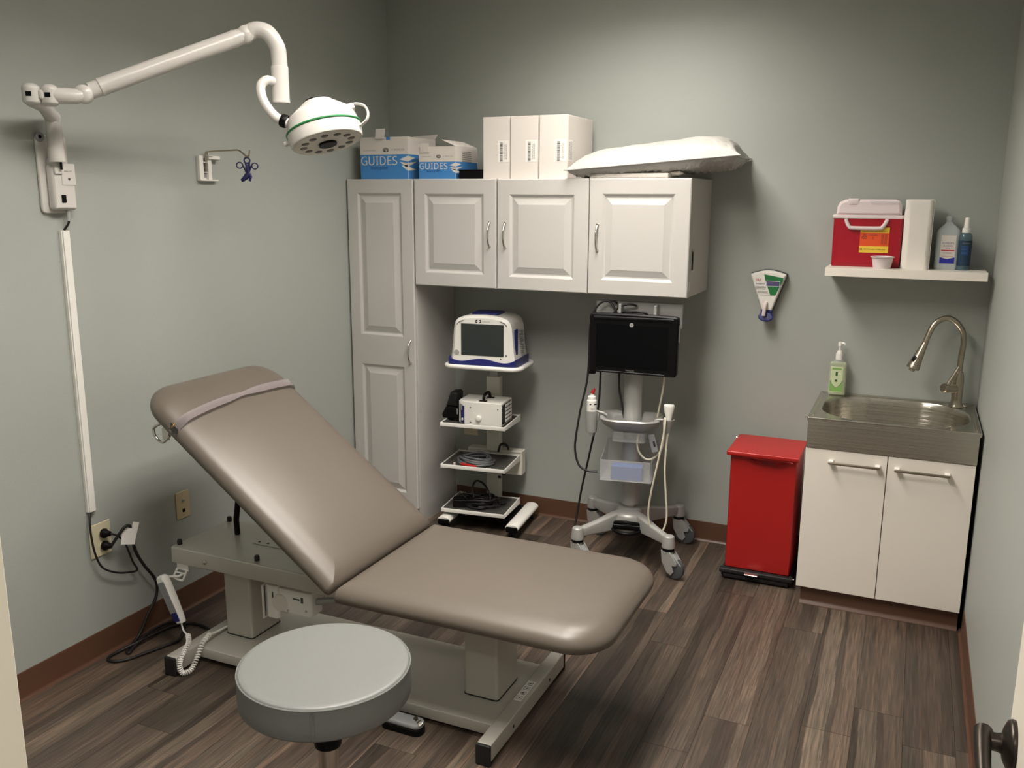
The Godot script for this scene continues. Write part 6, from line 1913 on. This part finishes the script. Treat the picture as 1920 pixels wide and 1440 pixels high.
	for i in 19:
		var y := 0.284 * i / 18.0
		var R := MB.rrect(at(w), 0.0545, 0.054, [0.020, 0.026, 0.020, 0.026], 0.0, y, 7)
		for j in R.size():
			var q := R[j]
			R[j] = q + (q - V(w.x, q.y, w.z)).normalized() * (nz.get_noise_3d(q.x * 3.0, q.y, q.z * 3.0) * 0.003)
		rings.append(R)
	rings.append(MB.rrect(at(w), 0.050, 0.050, [0.016, 0.022, 0.016, 0.022], 0.0, 0.287, 7))
	part("pack", MB.new().loft(rings), M.towel, t)
	part("loose_fold", MB.new().span(V(2.7065, Y + 0.001, 0.060), V(2.7085, Y + 0.285, 0.150), 0.0008), M.towel, t)
	# rubbing alcohol
	var a := V(2.772, Y, 0.080)
	t = thing("alcohol_bottle", "translucent bottle of isopropyl alcohol with a white, red and blue label, no cap on", "bottle", a)
	rings = []
	for p in [[0.004, 0.0], [0.0, 0.004], [0.0, 0.150], [0.004, 0.164], [0.016, 0.178], [0.030, 0.190], [0.0325, 0.196]]:
		rings.append(MB.rrect(at(a), 0.0455 - p[0], 0.030 - p[0] * 0.55, [0.016, 0.016, 0.016, 0.016], p[0] * 0.3, p[1], 7))
	part("bottle", MB.new().loft(rings), M.alcohol, t)
	part("neck", MB.new().lathe([Vector2(0, 0.195), Vector2(0.0125, 0.195), Vector2(0.0125, 0.202), Vector2(0.0145, 0.204), Vector2(0.0145, 0.218), Vector2(0.012, 0.220), Vector2(0, 0.220)], 20, at(a)), M.alcohol, t)
	F = face(a + V(0.002, 0.084, 0.0303), V(1, 0, 0), V(0, 1, 0))
	plate(F, 0.056, 0.116, M.paper, t, "label_sheet", 0.0004)
	F2 = F.translated_local(V(0, 0, 0.0007))
	write("ISOPROPYL", F2.translated_local(V(0, 0.026, 0)), 0.046, 0.008, M.navy_ink, t)
	write("ALCOHOL", F2.translated_local(V(0, 0.015, 0)), 0.038, 0.008, M.navy_ink, t)
	write("91%", F2.translated_local(V(0, 0.005, 0)), 0.016, 0.007, M.navy_ink, t)
	plate(F2.translated_local(V(0, -0.004, 0)), 0.050, 0.004, M.red_ink, t, "red_stripe", 0.0002)
	lines(F2.translated_local(V(0, -0.015, 0)), 0.036, 0.007, 2, M.grey_ink, t, rng)
	lines(F2.translated_local(V(0, -0.028, 0)), 0.046, 0.003, 1, M.red_ink, t, rng)
	var vb := MB.new()
	vb.tri(F2 * V(-0.028, -0.058, 0), F2 * V(0.028, -0.058, 0), F2 * V(-0.028, -0.032, 0))
	vb.tri(F2 * V(-0.028, -0.032, 0), F2 * V(0.028, -0.058, 0), F2 * V(0.0, -0.040, 0))
	vb.tri(F2 * V(0.0, -0.040, 0), F2 * V(0.028, -0.058, 0), F2 * V(0.028, -0.032, 0))
	part("blue_panel", vb, mat(rgb(30, 40, 150), 0.5), t)
	# blue spray bottle
	var b := V(2.837, Y, 0.105)
	t = thing("spray_bottle", "slim blue spray bottle with a white pump top, rightmost on the shelf", "bottle", b)
	part("bottle", MB.new().lathe([Vector2(0, 0), Vector2(0.0245, 0), Vector2(0.0255, 0.003), Vector2(0.0255, 0.132), Vector2(0.024, 0.143), Vector2(0.016, 0.152), Vector2(0.0135, 0.155), Vector2(0, 0.155)], 28, at(b)), M.spray, t)
	part("label_sleeve", MB.new().lathe([Vector2(0, 0.018), Vector2(0.0259, 0.018), Vector2(0.0259, 0.122), Vector2(0, 0.122)], 28, at(b)), mat(rgb(24, 52, 74), 0.45), t, "dark blue label")
	write("Hibiclens", face(b + V(0.004, 0.112, 0.0262), V(1, 0, 0), V(0, 1, 0)), 0.030, 0.006, M.grey_plastic, t)
	lines(face(b + V(0, 0.082, 0.0264), V(1, 0, 0), V(0, 1, 0)), 0.026, 0.040, 8, M.blue, t, rng)
	part("cap", MB.new().lathe([Vector2(0, 0.153), Vector2(0.0165, 0.153), Vector2(0.0165, 0.172), Vector2(0.0125, 0.174), Vector2(0.0105, 0.198), Vector2(0.0095, 0.212), Vector2(0.006, 0.216), Vector2(0, 0.216)], 22, at(b)), M.white, t)

func dispenser() -> void:
	var t := thing("wall_dispenser", "wedge-shaped white hand antiseptic dispenser on the back wall with a blue push tab", "dispenser", V(2.047, 1.19, 0))
	var outline := func(g: float) -> PackedVector2Array:
		var o := PackedVector2Array()
		o.append(Vector2(-0.021 - g, -0.088 - g))
		o.append(Vector2(0.023 + g, -0.088 - g))
		o.append(Vector2(0.078 + g, 0.070))
		for i in 9:
			var u := i / 8.0
			o.append(Vector2(lerpf(0.077 + g, -0.077 - g, u), 0.078 + g + 0.017 * sin(u * PI)))
		o.append(Vector2(-0.078 - g, 0.070))
		return o
	var O := V(2.046, 1.276, 0)
	part("back_plate", MB.new().extrude(outline.call(0.003), 0.022, 0.003, at(O)), M.dark_grey, t)
	part("bottle", MB.new().extrude(outline.call(0.0), 0.036, 0.006, at(O + V(0, 0, 0.022))), M.white, t)
	var F := face(O + V(0, 0, 0.0586), V(1, 0, 0), V(0, 1, 0))
	var gm := MB.new()
	for q in [[V(-0.018, 0.078, 0), V(-0.010, 0.048, 0), V(0.066, 0.048, 0), V(0.068, 0.064, 0)], [V(0.001, 0.018, 0), V(0.014, -0.016, 0), V(0.038, -0.016, 0), V(0.052, 0.018, 0)], [V(-0.010, 0.048, 0), V(-0.004, 0.030, 0), V(0.058, 0.030, 0), V(0.066, 0.048, 0)], [V(-0.004, 0.030, 0), V(0.001, 0.018, 0), V(0.052, 0.018, 0), V(0.058, 0.030, 0)]]:
		gm.quad(F * q[0], F * q[1], F * q[2], F * q[3])
	part("green_panel", gm, M.green, t)
	var rng := RandomNumberGenerator.new()
	rng.seed = 2
	plate(F.translated_local(V(0.024, 0.036, 0.0003)), 0.062, 0.024, M.white, t, "panel_border", 0.0002)
	plate(F.translated_local(V(0.024, 0.036, 0.0005)), 0.058, 0.020, M.purple, t, "purple_panel", 0.0002)
	var F2 := F.translated_local(V(0, 0, 0.0012))
	lines(F2.translated_local(V(0.024, 0.036, 0)), 0.052, 0.016, 3, M.grey_ink, t, rng)
	write("3M", F2.translated_local(V(-0.044, 0.051, 0)), 0.023, 0.012, M.red_ink, t)
	write("Avagard", F2.translated_local(V(-0.034, 0.034, 0)), 0.040, 0.010, M.ink, t)
	lines(F2.translated_local(V(-0.030, 0.016, 0)), 0.046, 0.016, 3, M.grey_ink, t, rng)
	lines(F2.translated_local(V(-0.020, -0.003, 0)), 0.046, 0.014, 3, M.grey_ink, t, rng)
	lines(F2.translated_local(V(-0.004, -0.017, 0)), 0.080, 0.004, 1, M.grey_ink, t, rng)
	part("spout", MB.new().tube(curve([O + V(-0.002, -0.050, 0.052), O + V(-0.003, -0.058, 0.072), O + V(-0.005, -0.080, 0.080), O + V(-0.007, -0.110, 0.080)], 6), 0.0085, 14), M.milky, t)
	var pu := MB.new()
	var ov := PackedVector2Array()
	for i in 24:
		var a := TAU * i / 24.0
		ov.append(Vector2(cos(a) * 0.034, sin(a) * 0.022))
	pu.extrude(ov, 0.010, 0.003, Transform3D(Basis.from_euler(V(-0.25, 0, 0)), O + V(0.001, -0.118, 0.058)))
	pu.box(O + V(0.0, -0.094, 0.030), V(0.050, 0.030, 0.050), 0.006)
	var ps := part("push_tab", pu, M.navy, t, "dark blue push tab")
	write("Push", face(O + V(0.001, -0.1205, 0.0695), V(1, 0, 0), V(0, 0.97, 0.25)), 0.030, 0.012, M.grey_plastic, ps)
